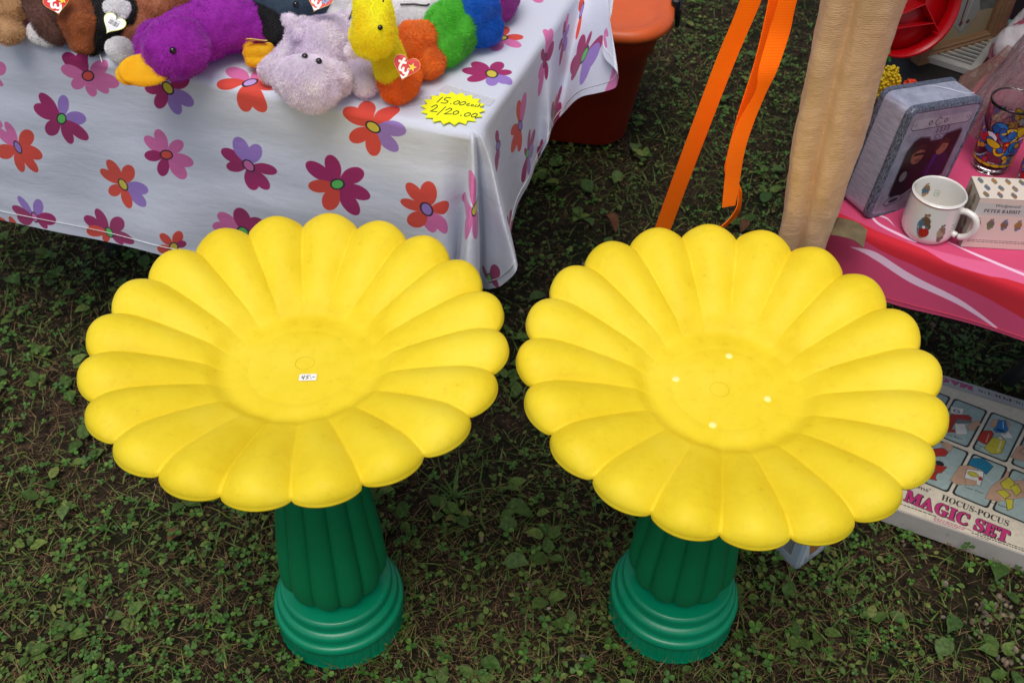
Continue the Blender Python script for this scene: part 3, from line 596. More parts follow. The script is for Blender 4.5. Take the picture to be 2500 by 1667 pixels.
link('lid', loft([(.225, .18, .10, .348), (.246, .200, .115, .344), (.252, .206, .12, .352), (.250, .204, .12, .366), (.236, .190, .11, .374), (.222, .176, .10, .372), (.212, .166, .095, .362), (.20, .154, .09, .356), (.15, .11, .05, .357), (.001, .001, .0005, .357)]), om, tt)
bm = bmesh.new(); box_bm(bm, (.252, .015, .362), (.022, .12, .045), .006); box_bm(bm, (.262, .015, .334), (.012, .10, .05), .004); link('latch', bm_mesh(bm), varied('black_latch_plastic', (22, 24, 28), .4), tt)
bm = bmesh.new(); box_bm(bm, (-.252, .015, .362), (.022, .12, .045), .006); link('latch', bm_mesh(bm), varied('black_latch_plastic', (22, 24, 28), .4), tt)

# ================================================================== plush toys
def fur_mat(name, c, hair=True):
    m = Mat(name); g = m.n('ShaderNodeNewGeometry'); c = lin(c) if max(c) > 1.5 else c
    f = m.tex(28, 4, .65); a = m.ramp(f, [(.3, tuple(v*.93 for v in c)), (.68, tuple(min(.96, v*1.16+.02) for v in c))])
    r = m.ramp(g.outputs['Random Per Island'], [(0, (.95, .95, .95)), (1, (1.2, 1.2, 1.2))])
    mx = m.n('ShaderNodeMix', data_type='RGBA', blend_type='MULTIPLY'); mx.inputs[0].default_value = 1; m.l(a, mx.inputs[6]); m.l(r, mx.inputs[7])
    m.p(color=mx.outputs[2], rough=.75, spec=.25, sheen=.5, sheen_r=.4, normal=m.bump(m.tex(380, 3, .6), .3, .001))
    t = m.n('ShaderNodeBsdfTranslucent'); m.l(mx.outputs[2], t.inputs[0]); x = m.n('ShaderNodeMixShader'); x.inputs[0].default_value = .42
    m.l(m.b.outputs[0], x.inputs[1]); m.l(t.outputs[0], x.inputs[2]); m.l(x.outputs[0], m.out.inputs[0])
    return m.m
FM = {}
def fm(name, c):
    if name not in FM: FM[name] = fur_mat(name+'_plush', c)
    return FM[name]
def blob_mesh(blobs, vox=.0032, smooth=7, lump=.0034, seed=0, tabledown=.7475):
    """one continuous skin round a set of ellipsoids and tapered limbs. ('e', centre, (rx, ry, rz), rotation euler) or ('c', p, q, r1, r2)"""
    bm = bmesh.new()
    for b in blobs:
        if b[0] == 'e':
            e = Matrix.LocRotScale(Vector(b[1]), __import__('mathutils').Euler(b[3] if len(b) > 3 else (0, 0, 0)), Vector(b[2]))
            bmesh.ops.create_icosphere(bm, subdivisions=4, radius=1, matrix=e)
        else:
            p, q = Vector(b[1]), Vector(b[2]); n = max(4, int((q-p).length/.004))
            for i in range(n+1):
                t = i/n; bmesh.ops.create_icosphere(bm, subdivisions=3, radius=b[3]*(1-t)+b[4]*t, matrix=Matrix.Translation(p.lerp(q, t)))
    me = bm_mesh(bm); o = bpy.data.objects.new('tmp', me); COL.objects.link(o)
    m = o.modifiers.new('r', 'REMESH'); m.mode = 'VOXEL'; m.voxel_size = vox
    m = o.modifiers.new('s', 'SMOOTH'); m.factor = .6; m.iterations = smooth
    out = bpy.data.meshes.new_from_object(o.evaluated_get(bpy.context.evaluated_depsgraph_get()))
    bpy.data.objects.remove(o); bpy.data.meshes.remove(me)
    n = len(out.vertices); co = np.empty(n*3, np.float32); out.vertices.foreach_get('co', co); co = co.reshape(-1, 3)
    no = np.empty(n*3, np.float32); out.vertex_normals.foreach_get('vector', no); no = no.reshape(-1, 3)
    off = Vector((seed*3.1, seed*1.7, seed)); d = np.array([noise.noise(Vector(p)*34+off)+.5*noise.noise(Vector(p)*75+off) for p in co])
    cr = np.array([abs(noise.noise(Vector(p)*20+off*2)) for p in co]); d = d-np.clip(.05-cr, 0, 1)*9
    co = co+no*(d*lump)[:, None]
    if tabledown is not None: co[:, 2] = np.where(co[:, 2] < tabledown+.002, np.maximum(co[:, 2], tabledown-.002+.1*(co[:, 2]-tabledown)), co[:, 2])
    out.vertices.foreach_set('co', co.ravel()); out.update(); return out
def furry(name, blobs, mat, parent, n=9000, L=.0048, seed=0, comb=(0, 0, -.35), drop=True, **kw):
    """plush skin and its pile are one mesh: short tapered hairs stand on every face"""
    me = blob_mesh(blobs, seed=seed, tabledown=.7475 if drop else None, **kw); me.calc_loop_triangles()
    nv = len(me.vertices); co = np.empty(nv*3, np.float32); me.vertices.foreach_get('co', co); co = co.reshape(-1, 3)
    no = np.empty(nv*3, np.float32); me.vertex_normals.foreach_get('vector', no); no = no.reshape(-1, 3)
    t = np.empty(len(me.loop_triangles)*3, np.int32); me.loop_triangles.foreach_get('vertices', t); t = t.reshape(-1, 3)
    ar = np.linalg.norm(np.cross(co[t[:, 1]]-co[t[:, 0]], co[t[:, 2]]-co[t[:, 0]]), axis=1); g = np.random.default_rng(seed+50)
    k = g.choice(len(t), n, p=ar/ar.sum()); u, v = g.random(n), g.random(n); fl = u+v > 1; u[fl], v[fl] = 1-u[fl], 1-v[fl]; w_ = 1-u-v
    bary = lambda A: A[t[k, 0]]*w_[:, None]+A[t[k, 1]]*u[:, None]+A[t[k, 2]]*v[:, None]
    p, nn = bary(co), bary(no); nn /= np.linalg.norm(nn, axis=1)[:, None]
    cl_ = np.array([[noise.noise(Vector(q)*60), noise.noise(Vector(q)*60+Vector((9, 3, 1))), noise.noise(Vector(q)*60+Vector((2, 7, 5)))] for q in p])
    d = nn*.75+np.array(comb)*.9+cl_*.6+g.normal(0, .18, (n, 3)); d /= np.linalg.norm(d, axis=1)[:, None]
    d = d+nn*np.clip(.15-(d*nn).sum(1), 0, 1)[:, None]
    s = np.cross(d, nn); s /= np.linalg.norm(s, axis=1)[:, None]+1e-6; ln = L*g.uniform(.6, 1.15, n)[:, None]; wd = .00033
    A = p-nn*.0003+s*wd; B = p-nn*.0003-s*wd; T_ = p+d*ln; Mi = (A+B)/2+d*ln*.55+nn*ln*.12
    V = np.concatenate([co, np.stack([A, B, Mi-s*wd*.7, Mi+s*wd*.7, T_], 1).reshape(-1, 3)]); b0 = nv+np.arange(n)*5
    F2 = np.concatenate([np.stack([b0, b0+1, b0+2], 1), np.stack([b0, b0+2, b0+3], 1), np.stack([b0+3, b0+2, b0+4], 1)])
    m2 = leaf_mesh(V, np.concatenate([t, F2])); bpy.data.meshes.remove(me)
    o = link(name, m2, mat, parent)
    o['skin'] = nv; return o
def skin_bvh(o):
    n = o['skin']; me = o.data; V = [v.co.copy() for v in me.vertices[:n]]
    F = [tuple(p.vertices) for p in me.polygons if max(p.vertices) < n]; return BVHTree.FromPolygons(V, F)
def onto(o, p, lift=0.):
    """the point of a plush skin nearest to p, and the skin's normal there"""
    q, nrm, _, _ = skin_bvh(o).find_nearest(Vector(p)); return q+nrm*lift, nrm
def ball(c, r): bm = bmesh.new(); bmesh.ops.create_uvsphere(bm, u_segments=20, v_segments=14, radius=r, matrix=Matrix.Translation(Vector(c))); return bm_mesh(bm)
bead = varied('black_bead', (6, 6, 8), .12, 0, spec=.8)
VD = Vector((0, -.707, .707))
def eye(o, p, r, parent): q, n_ = onto(o, p, r*.25); return link('eye', ball(q, r), bead, parent)
# heart swing tags
def heart(n=40):
    t = np.linspace(0, 2*np.pi, n, endpoint=False); x = 16*np.sin(t)**3; y = 13*np.cos(t)-5*np.cos(2*t)-2*np.cos(3*t)-np.cos(4*t); return np.stack([x/17, (y+2.5)/17], 1)
def ty_canvas(star, starc):
    cv = Canvas(300, 300, (236, 200, 60)); H = heart(80); sc = lambda k, c: cv.poly(np.stack([150+H[:, 0]*148*k, 150-H[:, 1]*148*k], 1), c)
    sc(1.0, (232, 196, 70)); sc(.965, (214, 10, 26)); sc(.9, (216, 8, 24)); wh = (250, 248, 240)
    def st(p, w_=25): cv.line(smooth_pts([(a, b, 0) for a, b in p], 6)[:, :2], w_, wh)
    st([(112, 62), (98, 108), (92, 150), (100, 176), (124, 178)]); st([(70, 96), (98, 102), (134, 96)])
    st([(130, 150), (136, 184), (156, 198), (178, 184)], 23); st([(182, 146), (182, 188), (172, 226), (150, 242), (124, 232)], 23)
    for k, c in ((58, (60, 40, 10)), (50, starc)):
        cv.poly([(212+k*(1 if i % 2 == 0 else .42)*math.sin(i*math.pi/5), 118-k*(1 if i % 2 == 0 else .42)*math.cos(i*math.pi/5)) for i in range(10)], c)
    if not star: cv.poly([(212+22*(1 if i % 2 == 0 else .42)*math.sin(i*math.pi/5), 118-22*(1 if i % 2 == 0 else .42)*math.cos(i*math.pi/5)) for i in range(10)], (120, 60, 150))
    return cv
def barcode_canvas():
    cv = Canvas(300, 300, (225, 238, 120)); H = heart(80)
    for k, c in ((1.0, (222, 240, 90)), (.93, (248, 248, 250))): cv.poly(np.stack([150+H[:, 0]*148*k, 150-H[:, 1]*148*k], 1), c)
    g = random.Random(3); x = 88
    while x < 212: wd = g.choice([1.6, 2.6, 4]); cv.rect(x, 96, x+wd, 158, (25, 25, 28)); x += wd+g.choice([1.8, 2.6, 3.4])
    for y, a, b in ((74, 78, 222), (84, 70, 230), (170, 80, 220), (184, 92, 208), (198, 100, 200), (212, 112, 190), (226, 124, 176)):
        x = a
        while x < b: wd = g.uniform(5, 15); cv.rect(x, y, min(x+wd, b), y+4.5, (105, 105, 112)); x += wd+4
    return cv
ty_m = printed('red_heart_card', ty_canvas(1, (250, 206, 40)), .3, spec=.5); ty2_m = printed('red_heart_card_silver', ty_canvas(0, (120, 160, 210)), .3, spec=.5); bar_m = printed('barcode_card', barcode_canvas(), .4)
edge_m = varied('card_edge', (225, 200, 110), .6)
def heart_tag(parent, c, nrm, upv, s, mat, label=None):
    nrm = Vector(nrm).normalized(); x = Vector(upv).cross(nrm).normalized(); y = nrm.cross(x); H = heart(); v, f, u = [], [], []
    for z in (.0006, -.0006):
        for a, b in H: v.append(Vector(c)+x*a*s+y*b*s+nrm*(z+.0012*a*a)); u.append((.5+a*.493, .5+b*.493))
    n = len(H); me = bpy.data.meshes.new('mesh'); f = [tuple(range(n-1, -1, -1)), tuple(range(n, 2*n))]+[(i, (i+1) % n, n+(i+1) % n, n+i) for i in range(n)]
    me.from_pydata([tuple(q) for q in v], [], f); me.materials.append(mat); me.materials.append(edge_m); l = me.uv_layers.new(name='UVMap')
    for lp in me.loops: l.data[lp.index].uv = u[lp.vertex_index]
    for p in me.polygons[2:]: p.material_index = 1
    o = link('swing_tag', me, None, parent, smooth=False)
    if label: o['label'] = label
    return o
def toy(name, label, cat='plush toy'): return thing(name, label, cat, group='plush toys heaped on the daisy tablecloth')
def lumps(*a): return [b for b in a]

# purple platypus
t = toy('plush_platypus', 'purple plush platypus with a flat yellow bill, black bead eye and yellow feet')
pm = fm('purple', (176, 38, 186)); ym = fm('golden', (255, 196, 16))
o = furry('body', [('e', (-0.5007, 1.3879, 0.8000), (.050, .047, .046), (0, 0, .5)), ('e', (-0.5387, 1.4108, 0.7900), (.030, .036, .036)), ('c', (-0.4984, 1.4242, 0.7950), (-0.4485, 1.4667, 0.8000), .042, .044), ('c', (-0.4485, 1.4667, 0.8000), (-0.3940, 1.4783, 0.7850), .044, .034),
    ('c', (-0.4458, 1.4986, 0.8000), (-0.5163, 1.6377, 0.7900), .046, .04), ('c', (-0.3953, 1.4811, 0.7800), (-0.3696, 1.5107, 0.7750), .032, .02)], pm, t, 26000, .0042, 1)
eye(o, (-0.4831, 1.3236, 0.8350), .0048, t)
ob = furry('bill', [('e', (-0.5428, 1.3549, 0.7820), (.036, .026, .0080), (.55, .12, .25)), ('e', (-0.5638, 1.3533, 0.7770), (.021, .019, .007), (.5, .1, .25)), ('e', (-0.5287, 1.3669, 0.7900), (.020, .024, .010), (.55, .1, .3)), ('e', (-0.5410, 1.3426, 0.7760), (.030, .010, .006), (.5, .1, .25))], ym, t, 6000, .0012, 2, lump=.0006, vox=.0018, smooth=4, drop=False)
furry('foot', [('e', (-0.3912, 1.4257, 0.7720), (.024, .013, .018), (.2, 0, .05)), ('e', (-0.4085, 1.4419, 0.7760), (.010, .010, .012)), ('e', (-0.3775, 1.4313, 0.7760), (.011, .012, .012)), ('c', (-0.4032, 1.4175, 0.7640), (-0.3792, 1.4140, 0.7640), .009, .008)], ym, t, 4500, .0014, 3, lump=.0015, vox=.002)
heart_tag(t, (-0.3883, 1.4271, 0.7930), (0, .6, .8), (-.6, .4, .1), .018, ty_m)
# lilac hippo
t = toy('plush_hippo', 'pale lilac plush hippo with a big rounded snout hanging over the table edge')
hm = fm('lilac', (240, 226, 245))
o = furry('body', [('e', (-0.2903, 1.3945, 0.8020), (.043, .036, .040)), ('e', (-0.3203, 1.4275, 0.8000), (.026, .026, .030)), ('e', (-0.2625, 1.4153, 0.7950), (.030, .03, .032)), ('c', (-0.2882, 1.4075, 0.8000), (-0.2600, 1.4600, 0.7850), .04, .036), ('e', (-0.2975, 1.3240, 0.7920), (.046, .034, .036), (.3, 0, 0)), ('e', (-0.2948, 1.3144, 0.7780), (.042, .024, .028)), ('e', (-0.3273, 1.3447, 0.7820), (.030, .026, .030)), ('e', (-0.2701, 1.3418, 0.7820), (.030, .028, .030)),
    ('c', (-0.3382, 1.4108, 0.7820), (-0.3633, 1.3916, 0.7700), .020, .019), ('e', (-0.3664, 1.3868, 0.7680), (.018, .018, .019)), ('c', (-0.2540, 1.4088, 0.7800), (-0.2294, 1.3725, 0.7680), .020, .021), ('e', (-0.2253, 1.3608, 0.7650), (.019, .021, .018))], hm, t, 42000, .0046, 4)
for c in ((-0.2980, 1.3250, 0.8380), (-0.2737, 1.3151, 0.8380)): eye(o, c, .0046, t)
for k, (a, b) in enumerate((((-0.3183, 1.3792, 0.8320), (-0.3271, 1.3832, 0.8500)), ((-0.2339, 1.3410, 0.8300), (-0.2224, 1.3568, 0.8380)))): furry('ear', [('c', a, b, .012, .008), ('e', b, (.012, .006, .012))], hm, t, 1800, .0045, 6+k, vox=.002, smooth=4, drop=False)
# inchworm
t = toy('plush_inchworm', 'rainbow plush inchworm with yellow head, then orange, green and blue bands')
yl = fm('yellow', (255, 232, 30)); og = fm('orange', (252, 130, 40)); gn = fm('green', (96, 205, 60)); bu = fm('blue', (10, 104, 205)); pu = fm('mauve', (165, 60, 160))
o = furry('head', [('c', (-0.2026, 1.3534, 0.8950), (-0.2003, 1.3241, 0.8680), .026, .032), ('e', (-0.2010, 1.3260, 0.8620), (.033, .030, .029))], yl, t, 12000, .0040, 11, drop=False)
furry('neck', [('c', (-0.1938, 1.3708, 0.8200), (-0.1844, 1.3581, 0.7900), .024, .026)], yl, t, 8000, .0036, 12, drop=False)
furry('foot', [('e', (-0.1736, 1.3517, 0.7720), (.029, .024, .025)), ('e', (-0.1786, 1.3446, 0.7660), (.023, .020, .018)), ('e', (-0.1648, 1.3622, 0.7760), (.024, .022, .024))], og, t, 9000, .0046, 13)
eye(o, (-0.1792, 1.2816, 0.8990), .0036, t)
furry('orange_band', [('e', (-0.1484, 1.4260, 0.7880), (.025, .045, .040), (0, .1, -.5)), ('e', (-0.1325, 1.4114, 0.7750), (.020, .030, .026), (0, 0, -.5)), ('e', (-0.1615, 1.4375, 0.7900), (.022, .03, .034), (0, 0, -.4))], og, t, 12000, .0044, 14)
furry('green_band', [('e', (-0.1141, 1.4694, 0.7960), (.026, .052, .046), (0, .1, -.55)), ('e', (-0.1053, 1.4495, 0.7800), (.024, .040, .030), (0, 0, -.5)), ('e', (-0.0835, 1.4748, 0.7850), (.018, .034, .034), (0, 0, -.5))], gn, t, 16000, .0040, 15)
furry('blue_band', [('e', (-0.0660, 1.5079, 0.7950), (.027, .048, .044), (0, .1, -.6)), ('e', (-0.0532, 1.5043, 0.7800), (.024, .034, .028), (0, 0, -.6))], bu, t, 12000, .0036, 16)
furry('mauve_band', [('e', (-0.0316, 1.5776, 0.7850), (.020, .036, .034), (0, 0, -.8)), ('e', (-0.0239, 1.6167, 0.7850), (.024, .034, .034))], pu, t, 6000, .0036, 17)
link('feeler', tube(smooth_pts([(-0.1812, 1.3020, 0.9250), (-0.1778, 1.3018, 0.9350), (-0.1716, 1.3195, 0.9320)]), .0012, 6), bead, t)
heart_tag(t, (-0.1577, 1.3097, 0.8220), (-.05, -.75, .66), (.22, .3, .75), .0205, ty_m, 'red heart tag with white lettering ty and a yellow star')
# black plush arm and blue-grey toy behind
t = toy('plush_dog', 'black floppy plush paw between the purple platypus and lilac hippo')
furry('body', [('c', (-0.4171, 1.5529, 0.8000), (-0.3856, 1.4787, 0.8000), .022, .026), ('c', (-0.3856, 1.4787, 0.8000), (-0.3619, 1.4558, 0.7900), .026, .020), ('c', (-0.3637, 1.4623, 0.7850), (-0.3575, 1.4488, 0.7680), .016, .019)], fm('black', (16, 14, 18)), t, 11000, .0040, 21)
t = toy('plush_donkey', 'blue-grey plush toy behind the hippo with a red heart tag')
o = furry('body', [('e', (-0.3634, 1.5064, 0.8150), (.045, .04, .040)), ('c', (-0.3436, 1.5042, 0.8200), (-0.2915, 1.5736, 0.8100), .045, .04), ('c', (-0.3967, 1.5477, 0.8100), (-0.3789, 1.6244, 0.8000), .036, .04)], fm('blue_grey', (72, 92, 112)), t, 14000, .0042, 22)
eye(o, (-0.3181, 1.4089, 0.8620), .0045, t)
heart_tag(t, (-0.2884, 1.4073, 0.8680), (.05, -.55, .83), (.30, .75, .5), .0205, ty2_m, 'red heart tag lettered ty with a silver-blue star')
# white toys with black piping
t = toy('plush_goose', 'white plush toy with a black cord, behind the lilac hippo')
furry('body', [('e', (-0.2704, 1.5164, 0.7850), (.048, .034, .030)), ('c', (-0.2680, 1.5338, 0.8000), (-0.2424, 1.5893, 0.8000), .038, .04), ('c', (-0.2998, 1.5142, 0.7750), (-0.2530, 1.4937, 0.7700), .024, .024)], fm('white', (252, 250, 252)), t, 13000, .0030, 23)
link('cord', tube(smooth_pts([(-0.2427, 1.4679, 0.8380), (-0.2481, 1.4578, 0.8320), (-0.2509, 1.4466, 0.8260), (-0.2552, 1.4391, 0.8220)]), .0014, 7), bead, t)
t = toy('plush_penguin', 'white-bellied plush toy with black seam behind the orange and green bands')
o = furry('body', [('e', (-0.1675, 1.5476, 0.7900), (.045, .030, .032)), ('e', (-0.1497, 1.5735, 0.8000), (.05, .04, .04))], fm('white', (252, 250, 252)), t, 11000, .0030, 24)
sp = []
for a, b in ((958, 4), (980, 10), (1003, 13), (1025, 12), (1046, 6), (1060, -3)): q, n_ = onto(o, (Vector((-0.1942, 1.4989, 0.8240)).lerp(Vector((-0.1310, 1.5021, 0.8240)), (a-958)/102)+Vector((0, -(b-4)*.0006, 0))), .002); sp.append(q)
link('seam', tube(smooth_pts(sp), .0016, 6), bead, t)
# brown group at the far left
t = toy('plush_bear', 'tan plush paw at the left edge of the heap')
furry('body', [('e', (-0.7809, 1.4675, 0.7750), (.022, .020, .020)), ('c', (-0.7948, 1.5035, 0.7950), (-0.8426, 1.5176, 0.8000), .034, .04), ('e', (-0.7921, 1.5237, 0.7900), (.028, .026, .03))], fm('tan', (208, 168, 122)), t, 10000, .0048, 25)
t = toy('plush_dark_brown_dog', 'dark brown plush toy with one white paw, second from the left')
furry('body', [('c', (-0.7457, 1.5160, 0.8000), (-0.7202, 1.4748, 0.7850), .024, .021), ('c', (-0.7202, 1.4748, 0.7850), (-0.7067, 1.4641, 0.7720), .021, .016), ('e', (-0.7475, 1.5561, 0.8000), (.05, .04, .04))], fm('dark_brown', (112, 74, 62)), t, 12000, .0046, 26)
furry('paw', [('e', (-0.7407, 1.4798, 0.7680), (.0200, .016, .0165), (0, 0, -.6)), ('e', (-0.7256, 1.4727, 0.7640), (.015, .013, .013))], fm('white', (252, 250, 252)), t, 4500, .0030, 27)
heart_tag(t, (-0.6791, 1.4368, 0.8380), (.0, -.5, .86), (-.25, .75, .5), .021, ty_m)
t = toy('plush_fox', 'rust brown and black plush muzzle with white lined ear, second from the platypus')
furry('body', [('c', (-0.6809, 1.5037, 0.8080), (-0.6638, 1.4535, 0.7980), .025, .027), ('c', (-0.6638, 1.4535, 0.7980), (-0.6604, 1.4408, 0.7780), .027, .018), ('c', (-0.6588, 1.4458, 0.7780), (-0.6542, 1.4443, 0.7680), .014, .012)], fm('rust', (178, 104, 56)), t, 14000, .0034, 28)
furry('black_side', [('c', (-0.6457, 1.5312, 0.8050), (-0.6274, 1.4701, 0.7900), .024, .022), ('c', (-0.6274, 1.4701, 0.7900), (-0.6491, 1.4498, 0.7650), .020, .014), ('c', (-0.6382, 1.4748, 0.7700), (-0.6520, 1.4487, 0.7600), .016, .011), ('c', (-0.6049, 1.5333, 0.8050), (-0.5964, 1.4843, 0.7900), .011, .012)], fm('black', (16, 14, 18)), t, 10000, .0034, 29)
furry('ear_lining', [('e', (-0.5996, 1.4410, 0.8360), (.017, .013, .008), (.6, 0, .4)), ('e', (-0.5879, 1.4445, 0.8260), (.010, .016, .007), (.6, 0, -.3))], fm('white', (252, 250, 252)), t, 3500, .0030, 30, drop=False)
furry('paw', [('e', (-0.6045, 1.4357, 0.7680), (.0215, .0190, .0200))], fm('white', (252, 250, 252)), t, 7000, .0030, 31)
heart_tag(t, (-0.5912, 1.4028, 0.8260), (.05, -.55, .83), (.45, .75, .4), .0185, bar_m, 'white heart tag with a barcode and lime edge')
t = toy('plush_monkey', 'reddish brown plush toy between the black muzzle and the platypus')
furry('body', [('e', (-0.5780, 1.5403, 0.7850), (.045, .035, .032)), ('c', (-0.5858, 1.4927, 0.7720), (-0.5997, 1.4795, 0.7650), .025, .020), ('c', (-0.6008, 1.5098, 0.7900), (-0.5936, 1.4915, 0.7780), .012, .014), ('c', (-0.5615, 1.5249, 0.7900), (-0.5459, 1.5935, 0.7900), .036, .04)], fm('reddish_brown', (190, 122, 86)), t, 14000, .0048, 32)
strm = varied('white_string', (230, 228, 222), .7)
def string(label, pts): o = link('tag_string', tube(smooth_pts(pts), .0008, 6), strm); tag(o, label, 'string')
string('short white plastic string loop under the dark brown plush toy', [(-0.6976, 1.4762, 0.7600), (-0.7088, 1.4818, 0.7580), (-0.7167, 1.4834, 0.7520), (-0.7190, 1.4791, 0.7480)])
string('longer white string curling from the rust and black plush muzzle', [(-0.6517, 1.4444, 0.7680), (-0.6487, 1.4549, 0.7580), (-0.6421, 1.4462, 0.7520), (-0.6347, 1.4308, 0.7485)])

# ================================================================== right-hand table under the tent
T2 = Vector((0.4913, 1.2674, 0.6000)); T2b = Vector((0.7247, 1.1268, 0.6000)); e2 = (T2b-T2).normalized(); b2v = Vector((-e2.y, e2.x, 0)); f2v = -b2v
def t2(a, b, z=.6): p = T2+e2*a+b2v*b; return Vector((p.x, p.y, z))
def cloth2():
    k = 1400; W_, H_ = int(1.15*k), int(.95*k); cv = Canvas(W_, H_, (206, 66, 112)); px = lambda u, v: ((u+.12)*k, (.80-v)*k)   # u along edge, v back from edge (negative = hanging)
    def curve(p, n=10): return smooth_pts([(a, b, 0) for a, b in p], n)[:, :2]
    def strip(path, wd, c):
        q = curve(path); n = len(q); L, Rr_ = [], []
        for i in range(n):
            d = q[min(i+1, n-1)]-q[max(i-1, 0)]; d = d/np.hypot(*d); h = np.interp(i/(n-1), np.linspace(0, 1, len(wd)), wd)/2; nn = np.array([-d[1], d[0]]); L.append(px(*(q[i]+nn*h))); Rr_.append(px(*(q[i]-nn*h)))
        cv.poly(L+Rr_[::-1], c)
    RED, WH, LP, DP = (200, 22, 44), (238, 200, 226), (222, 96, 142), (176, 40, 84)
    strip([(-.12, .02), (.0, .004), (.12, -.012), (.25, -.005), (.40, -.03), (.6, -.05), (1.0, -.02)], (.03, .034, .03, .075, .09, .08, .09), RED)
    strip([(.10, .012), (.16, .004), (.22, .012), (.30, .03), (.42, .02)], (.004, .03, .04, .03, .0), LP)
    strip([(.15, .045), (.20, .038), (.28, .03), (.38, .018), (.52, .03), (.7, .01)], (.001, .006, .006, .006, .006, .006), WH)
    strip([(.02, -.035), (.06, -.034), (.12, -.050), (.19, -.062), (.25, -.082)], (.0, .012, .013, .010, .004), WH)
    strip([(.075, .035), (.055, .050), (.035, .045), (.05, .030), (.085, .022), (.11, .020), (.095, .035), (.075, .047)], (.0, .004, .004, .005, .006, .005, .003, .0), WH)
    for q in range(14):
        g = random.Random(q); u, v = g.uniform(0, 1), g.uniform(.08, .75); c = g.choice((RED, WH, LP, DP)); w_ = .008 if c == WH else g.uniform(.02, .05)
        strip([(u, v), (u+.08, v+g.uniform(-.05, .05)), (u+.16, v+g.uniform(-.06, .06)), (u+.25, v)], (.0, w_, w_, .0), c)
    return cv
m2 = printed('pink_swirl_fabric', cloth2(), .85, bscale=9, bstr=.35, weave=900, sheen=.15)
def strip_cloth():
    us = np.linspace(-.03, .95, 200); rows = []
    vs = list(np.linspace(.75, .012, 30)); P, V = [], []
    for v in vs: P.append([tuple(t2(u, v, .603)) for u in us]); V.append([(u, v) for u in us])
    for s in np.linspace(0, 1, 26):
        row, vv = [], []
        for u in us:
            dr = .088+.012*math.sin(u*9+1)-.03*max(0, 1-(u+.03)/.06); an = min(1, s*5)*math.pi/2; z = .603-.010*(1-math.cos(an))-dr*max(0, s-.12); out = .010*math.sin(an)+.006*s*math.sin(u*23)+.010*s*math.sin(u*8+.6)
            p = t2(u+.012*s, .008-out, z); row.append(tuple(p)); vv.append((u, .008-s*dr-.01))
        P.append(row); V.append(vv)
    P = np.array(P)-np.array(T2); V = np.array(V); V = np.stack([(V[..., 0]+.12)/1.15, 1-(.80-V[..., 1])/.95], -1); return P, V
c2 = thing('tablecloth', 'pink and red swirl tablecloth with white lines, under the mug and metal lunch box', 'tablecloth', tuple(T2))
P2, V2 = strip_cloth(); link('cloth_sheet', grid_mesh(P2, V2), m2, c2); link('hem_stitching', tube([P2[-3, j]+np.array(f2v)*.001 for j in range(0, 200, 4)], .0005, 5), varied('pink_thread', (215, 70, 90), .8), c2)
tb2 = thing('display_table', 'folding table with grey metal legs under the pink swirl cloth', 'table', (T2.x, T2.y, 0)); o_ = Vector((T2.x, T2.y, 0))
bm = bmesh.new(); vs = [bm.verts.new(t2(a, b, z)-o_) for z in (.572, .598) for a, b in ((-.02, .012), (.93, .012), (.93, .74), (-.02, .74))]
for f in ((3, 2, 1, 0), (4, 5, 6, 7), (0, 1, 5, 4), (1, 2, 6, 5), (2, 3, 7, 6), (3, 0, 4, 7)): bm.faces.new([vs[i] for i in f])
link('tabletop', bm_mesh(bm), plast, tb2, smooth=False)
for top, bot in ((t2(.42, .16, .571), Vector((1.0247, 1.5135, -0.0000))), (t2(.86, .12, .571), t2(.90, .10, 0)), (t2(.05, .60, .571), t2(.04, .62, 0)), (t2(.86, .60, .571), t2(.88, .62, 0))): link('leg', tube([bot-o_, top-o_], .0155, 14), leg_m, tb2)

# tent: pole in a rolled fabric sleeve, and the roof that shades the right table
tp = thing('tent_pole', 'tent pole wrapped in a rolled tan fabric tent wall behind the right dish', 'tent pole', (.437, 1.25, 0))
tanm = Mat('tan_canvas'); f = tanm.tex(14, 5, .6); c_ = tanm.ramp(f, [(.3, lin((208, 166, 126))), (.7, lin((216, 178, 136)))])
wv = tanm.n('ShaderNodeTexWave', wave_type='BANDS', bands_direction='Z'); wv.inputs['Scale'].default_value = 120; wv.inputs['Distortion'].default_value = 6; wv.inputs['Detail'].default_value = 3; wv.inputs['Detail Scale'].default_value = 2
tc_ = tanm.n('ShaderNodeTexCoord'); tanm.l(tc_.outputs['Object'], wv.inputs['Vector'])
nb = tanm.bump(wv.outputs['Fac'], .40, .0009); nb = tanm.bump(tanm.tex(22, 4, .6, stretch=(1, 1, 1.6)), .35, .012, nb)
tanm.p(color=c_, rough=.62, spec=.35, sheen=.2, normal=nb); tanm = tanm.m
LV = [(0.02, .412, .462), (.30, .408, .466), (.576, .402, .472), (.757, .386, .480), (.905, .379, .4795), (.97, .379, .482), (1.25, .366, .490), (1.6, .355, .497), (2.02, .35, .50)]
na_ = 128; P = []
